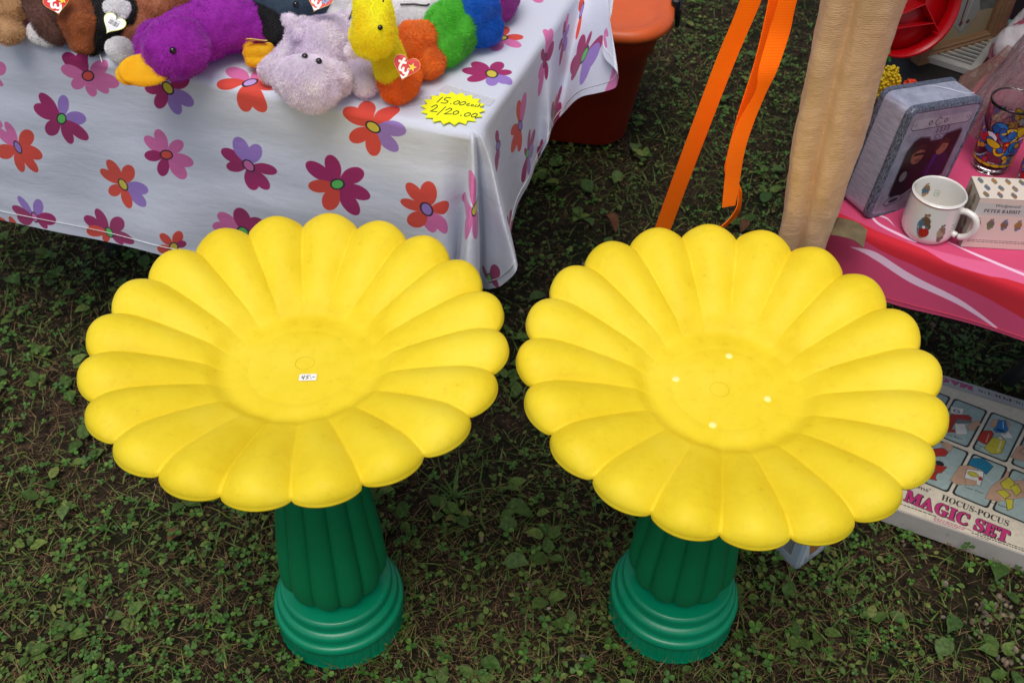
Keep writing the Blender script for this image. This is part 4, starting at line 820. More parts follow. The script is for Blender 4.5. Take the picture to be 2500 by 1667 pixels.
for z in np.linspace(.02, 2.02, 150):
    l_ = np.interp(z, [q[0] for q in LV], [q[1] for q in LV]); r_ = np.interp(z, [q[0] for q in LV], [q[2] for q in LV]); cx = (l_+r_)/2-.437; w_ = (r_-l_)/2; row = []
    for k in range(na_):
        a = k/na_*2*math.pi; x = cx+w_*math.cos(a); y = .82*w_*math.sin(a)
        # a flap of the rolled wall laps over the left side and makes a long soft valley
        h = -.013*math.exp(-((a-4.15-.15*math.sin(z*3))/.20)**2)+.008*math.exp(-((a-3.65)/.28)**2); fo = .0034*noise.noise(Vector((math.cos(a)*1.6, math.sin(a)*1.6, z*20+a*1.5)))+.0016*noise.noise(Vector((math.cos(a)*4, math.sin(a)*4, z*60+a*4)))
        row.append((x+(h+fo)*math.cos(a), y+(h+fo)*math.sin(a), z))
    P.append(row)
link('rolled_wall', grid_mesh(np.array(P), closed=True), tanm, tp)
link('pole', tube([(0, 0, 0), (0, 0, 2.2)], .013, 16), leg_m, tp)
vel = varied('brown_hook_strap', (112, 98, 72), .95, .25, 60, 700, .8, .001)
def ribbon_mesh(c, wdv, th=.0012):
    c = [Vector(p) for p in c]; w_ = [Vector(q) for q in wdv]; v, f = [], []; n = len(c); nr = []
    for i in range(n):
        d = c[min(i+1, n-1)]-c[max(i-1, 0)]; m_ = d.cross(w_[i]).normalized()*th/2; v += [c[i]-w_[i]/2-m_, c[i]+w_[i]/2-m_, c[i]+w_[i]/2+m_, c[i]-w_[i]/2+m_]
    for i in range(n-1):
        for k in range(4): a = 4*i+k; b = 4*i+(k+1) % 4; f.append((a, b, b+4, a+4))
    f += [(3, 2, 1, 0), (4*n-4, 4*n-3, 4*n-2, 4*n-1)]; u = []
    L = [0.]
    for i in range(1, n): L.append(L[-1]+(c[i]-c[i-1]).length)
    me = bpy.data.meshes.new('mesh'); me.from_pydata([tuple(q) for q in v], [], f); l = me.uv_layers.new(name='UVMap')
    for lp in me.loops: i = lp.vertex_index; l.data[lp.index].uv = (L[i//4], 0 if i % 4 in (0, 3) else 1)
    return me
sp_ = [Vector((0.4721, 1.2441, 0.6150)), Vector((0.4838, 1.2320, 0.6220)), Vector((0.5002, 1.2206, 0.6240)), Vector((0.5140, 1.2139, 0.6160))]; wd_ = Vector((0.4717, 1.2567, 0.6220))-Vector((0.4634, 1.2257, 0.6000))
pc = [p-tp.location for p in sp_]; link('wall_strap', ribbon_mesh([tuple(p) for p in smooth_pts([tuple(q) for q in pc], 5)], [wd_*.72]*16, .002), vel, tp, smooth=30)['label'] = 'short grey-brown hook strap sticking out of the roll'
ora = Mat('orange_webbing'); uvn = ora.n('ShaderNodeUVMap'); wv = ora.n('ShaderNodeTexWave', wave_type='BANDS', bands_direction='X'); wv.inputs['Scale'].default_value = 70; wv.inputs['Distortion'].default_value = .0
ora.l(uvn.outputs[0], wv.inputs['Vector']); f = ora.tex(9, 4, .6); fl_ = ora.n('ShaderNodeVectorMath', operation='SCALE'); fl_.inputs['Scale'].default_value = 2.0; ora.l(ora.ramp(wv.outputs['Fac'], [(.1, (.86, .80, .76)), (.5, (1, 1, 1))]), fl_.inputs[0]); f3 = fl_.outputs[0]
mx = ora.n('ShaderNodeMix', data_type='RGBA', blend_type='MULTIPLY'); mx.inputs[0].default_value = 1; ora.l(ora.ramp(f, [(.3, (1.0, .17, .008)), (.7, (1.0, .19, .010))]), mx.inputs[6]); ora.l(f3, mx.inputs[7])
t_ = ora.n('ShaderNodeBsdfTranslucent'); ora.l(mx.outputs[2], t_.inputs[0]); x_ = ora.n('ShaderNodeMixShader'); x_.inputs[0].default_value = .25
ora.p(color=mx.outputs[2], rough=.7, spec=.1, normal=ora.bump(wv.outputs['Fac'], .3, .0006)); ora.l(ora.b.outputs[0], x_.inputs[1]); ora.l(t_.outputs[0], x_.inputs[2]); ora.t.links.remove(ora.out.inputs[0].links[0]) if ora.out.inputs[0].links else None; df = ora.n('ShaderNodeBsdfDiffuse'); ora.l(mx.outputs[2], df.inputs[0]); ora.l(df.outputs[0], ora.out.inputs[0]); ora = ora.m     # colour raised past full reflectance: painted-in brightness standing for fluorescent dye
def strap(name, label, L_, group=None):
    """edges given as pairs (left, right) of world points going down"""
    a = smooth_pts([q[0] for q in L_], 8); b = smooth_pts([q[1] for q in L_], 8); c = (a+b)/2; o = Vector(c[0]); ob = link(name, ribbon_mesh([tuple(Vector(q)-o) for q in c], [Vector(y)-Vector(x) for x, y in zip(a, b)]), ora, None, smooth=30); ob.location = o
    tag(ob, label, 'strap', 'orange tent straps'); return ob
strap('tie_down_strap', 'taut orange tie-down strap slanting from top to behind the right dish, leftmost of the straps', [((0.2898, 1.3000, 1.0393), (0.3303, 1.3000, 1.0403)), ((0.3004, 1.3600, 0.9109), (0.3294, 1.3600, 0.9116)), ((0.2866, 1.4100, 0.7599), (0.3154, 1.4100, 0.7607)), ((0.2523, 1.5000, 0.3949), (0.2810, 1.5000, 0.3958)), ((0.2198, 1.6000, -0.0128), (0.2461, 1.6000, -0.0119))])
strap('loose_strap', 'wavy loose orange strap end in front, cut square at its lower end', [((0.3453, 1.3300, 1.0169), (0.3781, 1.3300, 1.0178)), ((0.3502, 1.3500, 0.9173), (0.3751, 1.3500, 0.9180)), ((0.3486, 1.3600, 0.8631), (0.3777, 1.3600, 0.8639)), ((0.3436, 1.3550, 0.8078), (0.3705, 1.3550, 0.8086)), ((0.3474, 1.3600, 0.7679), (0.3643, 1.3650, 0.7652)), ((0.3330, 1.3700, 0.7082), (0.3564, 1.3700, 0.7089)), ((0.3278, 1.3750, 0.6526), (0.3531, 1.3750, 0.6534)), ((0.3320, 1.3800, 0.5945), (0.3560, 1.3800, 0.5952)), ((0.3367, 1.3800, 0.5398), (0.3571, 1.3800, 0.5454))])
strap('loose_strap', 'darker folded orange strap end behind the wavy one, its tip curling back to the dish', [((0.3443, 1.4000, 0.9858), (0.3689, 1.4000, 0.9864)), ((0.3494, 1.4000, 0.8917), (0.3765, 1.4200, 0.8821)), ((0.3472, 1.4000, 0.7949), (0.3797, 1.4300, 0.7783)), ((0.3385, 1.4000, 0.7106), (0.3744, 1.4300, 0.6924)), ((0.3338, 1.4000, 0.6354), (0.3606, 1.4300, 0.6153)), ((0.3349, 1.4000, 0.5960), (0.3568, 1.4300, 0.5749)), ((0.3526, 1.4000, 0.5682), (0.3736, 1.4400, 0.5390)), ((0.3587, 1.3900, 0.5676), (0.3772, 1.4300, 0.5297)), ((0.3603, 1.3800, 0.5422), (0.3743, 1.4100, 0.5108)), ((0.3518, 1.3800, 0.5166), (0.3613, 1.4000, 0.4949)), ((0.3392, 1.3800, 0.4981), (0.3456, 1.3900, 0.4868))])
rf = thing('tent_roof', 'tan tent roof over the right table', 'tent roof', (.60, 1.45, 0))
bm = bmesh.new(); R0 = [Vector((.0, .0, 2.2)), e2*2.4+Vector((0, 0, 2.2)), e2*2.4+b2v*2.2+Vector((0, 0, 2.2)), b2v*2.2+Vector((0, 0, 2.2))]; pk = (e2+b2v)*1.15+Vector((0, 0, 2.75)); vv = [bm.verts.new(p) for p in R0]+[bm.verts.new(pk)]
for i in range(4): bm.faces.new((vv[i], vv[(i+1) % 4], vv[4]))
lo = [bm.verts.new(p-Vector((0, 0, .22))) for p in R0]
for i in range(4): bm.faces.new((vv[(i+1) % 4], vv[i], lo[i], lo[(i+1) % 4]))
link('canopy', bm_mesh(bm), tanm, rf, smooth=False)
for k, c in enumerate((e2*2.4, e2*2.4+b2v*2.2, b2v*2.2)): link('pole', tube([c, c+Vector((0, 0, 2.2))], .013, 12), leg_m, rf)

# metal lunch box
tin_m = Mat('brushed_tin'); f = tin_m.tex(40, 5, .7, stretch=(1, 1, 8)); tin_m.p(color=tin_m.ramp(f, [(.3, lin((150, 154, 174))), (.7, lin((205, 208, 226)))]), rough=.38, metal=.3, normal=tin_m.bump(tin_m.tex(120, 4, .6, stretch=(1, 1, 6)), .1, .0004)); tin_m = tin_m.m
dk = Mat('worn_dark_band'); f = dk.tex(180, 5, .75, stretch=(3, 3, 1)); dk.p(color=dk.ramp(f, [(.38, lin((22, 26, 38))), (.62, lin((130, 138, 160)))]), rough=.45, metal=.2); dk = dk.m
lb = thing('lunch_box', 'silver metal lunch box with a dark picture window, standing on the pink cloth', 'lunch box', (.530, 1.272, .604), R(27)); lb.rotation_euler = (0, R(7), R(27))
LW, LD, LH = .148, .066, .190
def xzloft(levels):
    """rounded rectangles in the x-z plane, swept along y"""
    P = []
    for hx, hz, r, y in levels: P.append([(x+LW/2, y, z+LH/2) for x, z in rr(hx, hz, r, 8)])
    return grid_mesh(np.array(P), closed=True, flip=True)
h, v_ = LW/2, LH/2
link('shell', xzloft([(.001, .001, .0003, .006), (h-.003, v_-.003, .012, .006), (h-.001, v_-.001, .013, .0075), (h-.001, v_-.001, .013, LD-.010)]), tin_m, lb, smooth=40)
link('front_rim', xzloft([(h-.0085, v_-.0085, .009, .0015), (h-.006, v_-.006, .010, 0), (h-.001, v_-.001, .013, .002), (h+.0005, v_+.0005, .014, .005), (h+.0005, v_+.0005, .014, .0105), (h-.001, v_-.001, .013, .0105)]), dk, lb, smooth=40)
link('back_rim', xzloft([(h-.001, v_-.001, .013, LD-.0105), (h+.0005, v_+.0005, .014, LD-.0105), (h+.0005, v_+.0005, .014, LD-.002), (h-.003, v_-.003, .012, LD), (.001, .001, .0003, LD)]), dk, lb, smooth=40)
cv = Canvas(426, 540, (168, 172, 194)); g = random.Random(9)
for _ in range(110): x, y = g.uniform(10, 416), g.uniform(60, 530); a = g.choice((-.9, .7)); L = g.uniform(8, 26); cv.line([(x, y), (x+L*math.cos(a), y+L*math.sin(a))], g.uniform(1, 2.4), (98, 100, 122), al=.8)
cv.rrect(8, 8, 418, 532, 36, (120, 124, 144), .25); cv.rrect(22, 40, 404, 92, 22, (52, 54, 68)); cv.rrect(25, 36, 401, 88, 20, (180, 184, 200)); cv.ell(42, 62, 8, 8, (110, 114, 130)); cv.ell(40, 60, 4, 4, (235, 235, 245)); cv.ell(384, 60, 8, 8, (110, 114, 130)); cv.ell(382, 58, 4, 4, (235, 235, 245))
cv.poly([(80, 150), (112, 130), (180, 138), (196, 158), (262, 158), (280, 132), (372, 118), (388, 136), (388, 400), (372, 432), (330, 452), (250, 440), (180, 452), (90, 470), (60, 440), (56, 200)], (90, 92, 112))
cv.poly([(86, 158), (114, 138), (178, 146), (192, 166), (266, 166), (284, 140), (370, 126), (380, 140), (380, 396), (366, 424), (328, 442), (250, 430), (180, 442), (92, 460), (68, 436), (64, 204)], (26, 14, 20))
cv.poly([(70, 420), (84, 340), (130, 280), (200, 270), (250, 300), (236, 430), (180, 440), (92, 458)], (22, 22, 34)); cv.poly([(232, 330), (262, 240), (322, 230), (368, 280), (366, 420), (326, 440), (250, 428)], (44, 20, 70)); cv.poly([(262, 250), (282, 246), (266, 420), (250, 426)], (70, 34, 120))
cv.ell(150, 232, 40, 50, (150, 96, 74)); cv.poly([(110, 222), (112, 190), (150, 172), (188, 190), (192, 214), (150, 204)], (52, 30, 24)); cv.rect(122, 222, 190, 236, (14, 12, 14)); cv.ell(160, 262, 18, 6, (110, 60, 50))
cv.ell(296, 208, 36, 44, (158, 104, 80)); cv.poly([(258, 216), (262, 176), (300, 158), (332, 178), (330, 196), (290, 190), (270, 230)], (60, 34, 22)); cv.ell(306, 206, 5, 3, (30, 18, 16)); cv.ell(110, 344, 22, 28, (120, 126, 130))
for st in ([(150, 62), (140, 52), (128, 60), (138, 72), (150, 66)], [(206, 50), (186, 40), (172, 62), (188, 82), (210, 68)], [(248, 62), (238, 52), (226, 60), (236, 72), (248, 66)]): cv.line(smooth_pts([(a, b, 0) for a, b in st], 5)[:, :2], 4, (36, 36, 48))
cv.text('1333', 196, 124, 26, (40, 36, 90), bold=.01, sx=1.25, rot=-.05); cv.text('CCC', 206, 156, 22, (50, 46, 90), bold=.01, sx=1.3, rot=-.05)
cv.ell(112, 476, 62, 26, (86, 88, 106), -.2); cv.ell(112, 476, 54, 20, (150, 154, 172), -.2); cv.ell(112, 476, 30, 12, (60, 62, 78), -.2); cv.line(smooth_pts([(160, 460, 0), (230, 420, 0), (300, 430, 0), (380, 380, 0)], 6)[:, :2], 16, (118, 122, 142)); cv.line(smooth_pts([(160, 460, 0), (230, 420, 0), (300, 430, 0), (380, 380, 0)], 6)[:, :2], 8, (176, 180, 198))
cv.grime(.25, 30, 2)
lbm = printed('lunch_box_print', cv, .35, metal=.25)
m_ = .0085; quad_uv('front_panel', [(m_, .0012, LH-m_), (LW-m_, .0012, LH-m_), (LW-m_, .0012, m_), (m_, .0012, m_)], lbm, lb)
link('wire_scratch', tube(smooth_pts([(LW-.012, .016, LH+.0012), (LW-.028, .017, LH+.0014), (LW-.045, .034, LH+.0013), (LW-.062, .046, LH+.0018), (LW-.068, .046, LH+.0016)]), .0005, 6), varied('bare_scratch', (225, 225, 235), .4), lb)

# printed china mug
def china(): m = Mat('white_china'); m.p(color=(.80, .78, .74), rough=.16, spec=.6, coat=.5, coat_r=.08); return m.m
mc = Vector((0.6204, 1.2557, 0.6040)); mg = thing('mug', 'white china mug with small animal transfers and looped handle on the pink cloth', 'mug', (mc.x-.004, mc.y-.003, .604), R(0))
cm = china(); pr = [(.001, .0), (.030, .0), (.034, .0015), (.0375, .008), (.0388, .018), (.0388, .066), (.0392, .0705), (.0378, .0715), (.0364, .0700), (.0362, .020), (.033, .008), (.02, .0045), (.001, .0045)]
link('cup', lathe(smooth_pts([(a, 0, b) for a, b in pr], 3)[:, [0, 2]], 96), cm, mg)
hd = smooth_pts([(.036, 0, .056), (.046, 0, .060), (.060, 0, .056), (.0655, 0, .042), (.061, 0, .026), (.049, 0, .016), (.036, 0, .017)], 6); hh = tube(hd, .0048, 14); hn = link('handle', hh, cm, mg); hn.rotation_euler = (0, 0, R(-42))
def wrap(name, cv, a0, a1, z0, z1, rad, parent, inside=False, **kw):
    n = 24; P, V = [], []
    for j in range(2):
        P.append([(rad*math.cos(R(a0+(a1-a0)*i/n)), rad*math.sin(R(a0+(a1-a0)*i/n)), z1+(z0-z1)*j) for i in range(n+1)]); V.append([((i/n), 1-j) for i in range(n+1)])
    m_ = printed(name, cv, .3, alpha=True, **kw); return link('printed_band' if name != 'text_print' else 'lettering', grid_mesh(np.array(P), np.array(V)), m_, parent)
def sprite(cv, x, y, s, cols, kind=0):
    """a small nondescript painted posy or seed head, in place of the printed animals"""
    a, b, c = cols
    for dx, dy, r, q in ((0, 0, .30, a), (-.18, .22, .24, b), (.16, .25, .26, a), (.02, .48, .34, b), (-.1, -.3, .10, c), (.08, -.36, .10, c), (.0, .75, .22, c), (.25, .6, .14, c)): cv.ell(x+dx*s, y+dy*s, r*s, r*s*.85, q, kind*.6)
    for k in range(6): cv.line([(x+(-.3+.12*k)*s, y-.1*s), (x+(-.2+.1*k)*s, y+.6*s)], s*.035, (70, 60, 54), .7)
cv = Canvas(520, 260, (255, 255, 255)); cv.a[..., 3] = 0
sprite(cv, 150, 80, 150, ((120, 90, 66), (96, 128, 150), (150, 120, 90))); cv.ell(165, 170, 50, 40, (176, 44, 34)); cv.ell(150, 130, 16, 12, (230, 224, 214)); sprite(cv, 330, 130, 110, ((150, 126, 100), (190, 170, 140), (110, 100, 90)), 1); cv.line(smooth_pts([(120, 60, 0), (88, 110, 0), (100, 170, 0), (130, 210, 0)], 6)[:, :2], 9, (96, 128, 150))
for y, t in ((150, 'Now run'), (176, 'along, and'), (202, 'don\'t get')): cv.text(t, 425, y-40, 15, (60, 56, 54), sx=.9)
mb = wrap('mug_print', cv, 205, 318, .004, .060, .03905, mg); 
cv = Canvas(300, 200, (255, 255, 255)); cv.a[..., 3] = 0; sprite(cv, 120, 50, 100, ((150, 120, 84), (70, 110, 140), (170, 140, 100))); cv.rrect(206, 70, 254, 130, 10, (170, 178, 160), .8); cv.rrect(210, 74, 250, 126, 8, (214, 220, 204)); cv.text('15', 216, 112, 22, (130, 136, 124))
wrap('mug_inner_print', cv, 128, 52, .026, .062, .0360, mg)['label'] = 'small transfer and faint number 15 inside the rim'

# carton
cr_ = Mat('carton_side'); cr_.p(color=lin((196, 180, 166)), rough=.7); bx = thing('gift_carton', 'pale pink carton printed with rows of tiny pictures, beside the china mug', 'carton', tuple(Vector((0.6590, 1.2180, 0.6040))), R(-3))
CW, CD, CH = .098, .052, .088
link('carton', box((CW/2, CD/2, CH/2), (CW, CD, CH), .0008), cr_.m, bx, smooth=False)
def tiny(cv, x, y, s, g): s *= 1.25; c = [(156, 104, 62), (130, 112, 110), (120, 128, 92), (176, 128, 70), (110, 120, 140)]; sprite(cv, x, y, s, (g.choice(c), g.choice(c), g.choice(c)), g.random()*3)
g = random.Random(2); cv = Canvas(520, 466, (226, 206, 194)); cv.rect(0, 40, 520, 150, (196, 200, 198), .75); cv.text('Wedgwood', 130, 70, 27, (24, 24, 30), shear=.18, sx=1.02); cv.text('PETER RABBIT', 62, 124, 31, (18, 18, 22), serif=True, sx=.86, bold=.004)
for k in range(5): tiny(cv, 50+k*104, 215, 62, g)
for y in (390, 406):
    x = 30
    while x < 480: wd = g.uniform(10, 34); cv.rect(x, y, x+wd, y+6, (70, 62, 66), .75); x += wd+6
quad_uv('front_print', [(0, -.0006, CH), (CW, -.0006, CH), (CW, -.0006, 0), (0, -.0006, 0)], printed('carton_front', cv, .65), bx)
cv = Canvas(520, 276, (222, 210, 196)); 
for j in range(3):
    for k in range(5): tiny(cv, 55+k*104+(j % 2)*30, 34+j*88, 46, g)
quad_uv('top_print', [(0, CD, CH+.0006), (CW, CD, CH+.0006), (CW, 0, CH+.0006), (0, 0, CH+.0006)], printed('carton_top', cv, .65), bx)
cv = Canvas(276, 466, (176, 166, 156))
for j in range(4):
    for k in range(2): tiny(cv, 70+k*120, 50+j*106, 60, g)
quad_uv('side_print', [(-.0006, CD, CH), (-.0006, 0, CH), (-.0006, 0, 0), (-.0006, CD, 0)], printed('carton_side_print', cv, .65), bx)

# drinking glasses with bright printed shapes
glm = Mat('clear_glass'); glm.p(color=(1, 1, 1), rough=.02, trans=1., ior=1.45, spec=.5); glm = glm.m
def glass(label, loc, seed, s=1.):
    t = thing('drinking_glass', label, 'glass', loc, seed, group='printed drinking glasses')
    pr = [(.0005, .0), (.027*s, .0), (.0285*s, .003), (.036*s, .118*s), (.0364*s, .1225*s), (.0352*s, .1225*s), (.0340*s, .116*s), (.0268*s, .012), (.02, .009), (.0005, .009)]
    link('tumbler', lathe(pr, 72), glm, t)
    g = random.Random(seed); cv = Canvas(900, 400, (40, 60, 110)); cv.a[..., 3] = 0; cs = [(226, 190, 20), (20, 104, 176), (232, 232, 236), (214, 180, 24), (24, 90, 160), (200, 34, 26), (30, 120, 190), (216, 186, 30)]
    for k in range(110):
        x, y, s1 = g.uniform(20, 880), g.uniform(60, 350), g.uniform(20, 54); c = g.choice(cs); rt_ = g.uniform(0, 3); q = g.uniform(.45, .9)
        cv.ell(x, y, s1+5, s1*q+5, (16, 16, 22), rt_); cv.ell(x, y, s1, s1*q, c, rt_); 
        if g.random() < .5: cv.ell(x+s1*.2, y, s1*.4, s1*q*.35, g.choice(cs), rt_+1)
    for k in range(14): x = 30+k*64; cv.ell(x, 364, 48, 16, (16, 16, 22)); cv.ell(x, 364, 43, 12, (206, 186, 20))
    P, V = [], []
    for j in range(5):
        z = .012+.088*s*(1-j/4); rad = .0286*s+(z/.118)*.0076*s+.0004; P.append([(rad*math.cos(i/72*6.2832), rad*math.sin(i/72*6.2832), z) for i in range(73)]); V.append([(i/72, 1-j/4) for i in range(73)])
    link('printed_band', grid_mesh(np.array(P), np.array(V)), printed('glass_print', cv, .3, alpha=True), t)
glass('clear tumbler printed with yellow, blue and red blobs, just right of the lunch box', tuple(Vector((0.7632, 1.4234, 0.6040))), 3)
glass('second clear printed tumbler at the right edge, behind the pale carton', tuple(Vector((0.8100, 1.3546, 0.6040))), 4)
glass('third clear printed tumbler farthest back at the right edge', tuple(Vector((0.8733, 1.5153, 0.6040))), 6)

# red divided tray, framed print, vented basket, clutter
red_m = varied('red_plastic', (170, 0, 12), .3, .1, 8, spec=.5)
rd = thing('divided_tray', 'round red plastic tray with dividers, standing on edge behind the tan pole', 'tray', (0.6582, 1.6800, 0.7489), 0)
rd.rotation_euler = (R(72), 0, R(8)); rad = .083
link('rim', lathe([(rad-.002, -.030), (rad, -.030), (rad+.001, -.029), (rad+.004, .0), (rad+.007, .001), (rad+.007, .003), (rad+.002, .003), (rad-.001, -.027)], 96), red_m, rd)
link('tray_floor', lathe([(.0005, -.028), (.04, -.028), (rad, -.028), (rad, -.030), (.0005, -.030)], 96), red_m, rd)
def wall(a, b): a, b = Vector((*a, 0)), Vector((*b, 0)); d = b-a; m = (a+b)/2; return box((m.x, m.y, -.014), (d.length, .0016, .028), .0004, None) , math.atan2(d.y, d.x), m
for a, b in (((-.055, .015), (-.02, -.02)), ((-.02, -.02), (.028, -.002)), ((.028, -.002), (.06, -.05)), ((-.02, -.02), (-.048, -.066)), ((-.055, .015), (-.08, .02)), ((.028, -.002), (.03, .04)), ((-.055, .015), (-.01, .06)), ((.03, .04), (-.01, .06)), ((-.036, -.042), (.050, -.034))):
    A, B = Vector((*a, 0)), Vector((*b, 0)); d = B-A; m = (A+B)/2; me = box((0, 0, -.014), (d.length, .0016, .028), .0004); me.transform(Matrix.Translation(m) @ Matrix.Rotation(math.atan2(d.y, d.x), 4, 'Z')); link('divider', me, red_m, rd, smooth=False)
for x, y in ((.002, -rad-.006), (.030, -rad+.001)): link('foot', lathe([(.0003, -.012), (.0035, -.011), (.005, -.006), (.0045, 0), (.0003, .001)], 20), red_m, rd).location = (x, y, -.008)
fr = thing('framed_picture', 'small framed watercolour with a wide tan wooden frame, leaning behind the red tray', 'picture', tuple(Vector((0.7104, 1.7337, 0.6040))), R(27.5)); FWd = .20; FH = .26; wood = varied('tan_frame_wood', (128, 98, 70), .55, .15, 20, 0, stretch=(1, 6, 6))
def member(a, b, c, d_): pass
prf = [(0, 0), (0, -.020), (.006, -.022), (.016, -.022), (.019, -.018), (.022, -.019), (.025, -.0155), (.028, -.0165), (.031, -.012), (.033, -.011), (.033, -.004), (.033, 0)]
cor = [(0, 0), (FWd, 0), (FWd, FH), (0, FH)]; ins = [(1, 1), (-1, 1), (-1, -1), (1, -1)]
for k in range(4):
    A, B, ia, ib = cor[k], cor[(k+1) % 4], ins[k], ins[(k+1) % 4]; P = np.array([[(A[0]+ia[0]*w_, d_, A[1]+ia[1]*w_) for w_, d_ in prf], [(B[0]+ib[0]*w_, d_, B[1]+ib[1]*w_) for w_, d_ in prf]]); link('frame_rail', grid_mesh(P, flip=True), wood, fr, smooth=False)
link('backing', box((FWd/2, .004, FH/2), (FWd, .006, FH)), varied('brown_card', (80, 60, 44), .8), fr, smooth=False)
cv = Canvas(268, 388, (120, 132, 124)); cv.grime(.5, 40, 5); cv.poly([(0, 388), (0, 330), (110, 290), (268, 300), (268, 388)], (150, 142, 112)); cv.poly([(60, 300), (130, 150), (200, 290), (160, 370), (140, 380)], (138, 146, 138)); cv.line([(120, 210), (122, 330)], 7, (92, 34, 36)); cv.line([(120, 210), (170, 200)], 5, (92, 40, 40)); cv.ell(124, 332, 8, 10, (92, 34, 36)); cv.ell(158, 330, 9, 8, (100, 52, 46)); cv.line([(150, 180), (140, 360)], 4, (176, 176, 168)); cv.line([(88, 330), (138, 372), (200, 322)], 4, (120, 122, 112))
quad_uv('picture_sheet', [(.033, -.004, FH-.033), (FWd-.033, -.004, FH-.033), (FWd-.033, -.004, .033), (.033, -.004, .033)], printed('watercolour', cv, .5), fr)
wp = varied('white_plastic', (160, 160, 156), .45); bk = thing('vented_basket', 'white plastic tray with slotted bottom lying under the framed picture', 'tray', tuple(Vector((0.8127, 1.6827, 0.6220))), R(-34)); bm = bmesh.new()
box_bm(bm, (-.10, .006, 0), (.20, .012, .006), .001); box_bm(bm, (-.007, .07, 0), (.014, .116, .006), .001); box_bm(bm, (-.19, .07, 0), (.02, .116, .006), .001); box_bm(bm, (-.10, .134, 0), (.20, .012, .006), .001)
for k in range(8): box_bm(bm, (-.097, .022+.0145*k, .0005), (.166, .0035, .005), .0008)
link('slotted_base', bm_mesh(bm), wp, bk, smooth=False); link('under_panel', box((-.10, .07, -.006), (.19, .125, .003)), varied('grey_plastic', (92, 92, 96), .5), bk, smooth=False)
link('rim', box((-.10, -.003, -.003), (.204, .004, .012), .001), wp, bk, smooth=False)
blk = varied('black_slab_surface', (14, 10, 10), .6, .3, 30); cs = thing('black_slab', 'flat black slab lying between the tan pole and the white slotted tray', 'case', tuple(Vector((0.7463, 1.6835, 0.6040))), R(-34)); link('lid', box((-.02, .01, .004), (.17, .15, .008), .002), blk, cs)  # plain flat black slab laid on the cloth
ds = thing('dark_box', 'dark grey box at the top right behind the framed picture', 'box', tuple(Vector((0.9541, 1.8387, 0.6040))), R(20)); link('body', box((.05, .04, .07), (.13, .09, .14), .004), varied('charcoal_card', (34, 34, 40), .6), ds); link('cord', tube(smooth_pts([(-.02, -.006, .10), (.02, -.008, .085), (.05, -.008, .07), (.09, -.007, .06)]), .0016, 6), varied('grey_cord', (120, 116, 112), .6), ds)
tl = thing('teal_dish', 'teal plastic dish between the framed picture and the dark box', 'dish', tuple(Vector((0.9116, 1.8366, 0.6040))), 0); link('bowl', lathe([(.001, .0), (.020, .0), (.028, .012), (.031, .026), (.029, .026), (.026, .013), (.018, .004), (.001, .003)], 48), varied('teal_plastic', (20, 96, 96), .4), tl)

# beaded plastic flowers beside the pole
def beads(name, label, c, ext, col, n, seed, cat='ornament'):
    g = random.Random(seed); bm = bmesh.new()
    for _ in range(n):
        while True:
            p = Vector((g.uniform(-1, 1), g.uniform(-1, 1), g.uniform(-1, 1)))
            if p.length < 1: break
        p = p.normalized()*(.8+.2*g.random()); bmesh.ops.create_icosphere(bm, subdivisions=1, radius=.0031, matrix=Matrix.Translation(Vector((p.x*ext[0], p.y*ext[1], p.z*ext[2]))))
    bmesh.ops.create_icosphere(bm, subdivisions=2, radius=1, matrix=Matrix.Diagonal((ext[0]*.85, ext[1]*.85, ext[2]*.85, 1)))
    o = link(name, bm_mesh(bm), varied(name+'_plastic', col, .35), None); o.location = c; tag(o, label, cat)
q = Vector((0.6327, 1.6055, 0.6400)); beads('beaded_cob', 'yellow beaded plastic cob between the tan pole and the lunch box', q, (.020, .016, .034), (205, 176, 10), 260, 1)
beads('beaded_flower', 'orange-red beaded plastic flower head behind the lunch box', Vector((0.6813, 1.6259, 0.6200)), (.015, .014, .015), (222, 62, 14), 120, 2)
gs = link('green_stem', tube(smooth_pts([(0.6429, 1.6544, 0.6550), (0.6345, 1.6535, 0.6750), (0.6298, 1.6501, 0.7000)]), [.0025, .003, .0035]+[.004]*10, 8), varied('green_plastic', (40, 190, 70), .35)); tag(gs, 'bright green plastic stem tip above the yellow beaded cob', 'ornament')
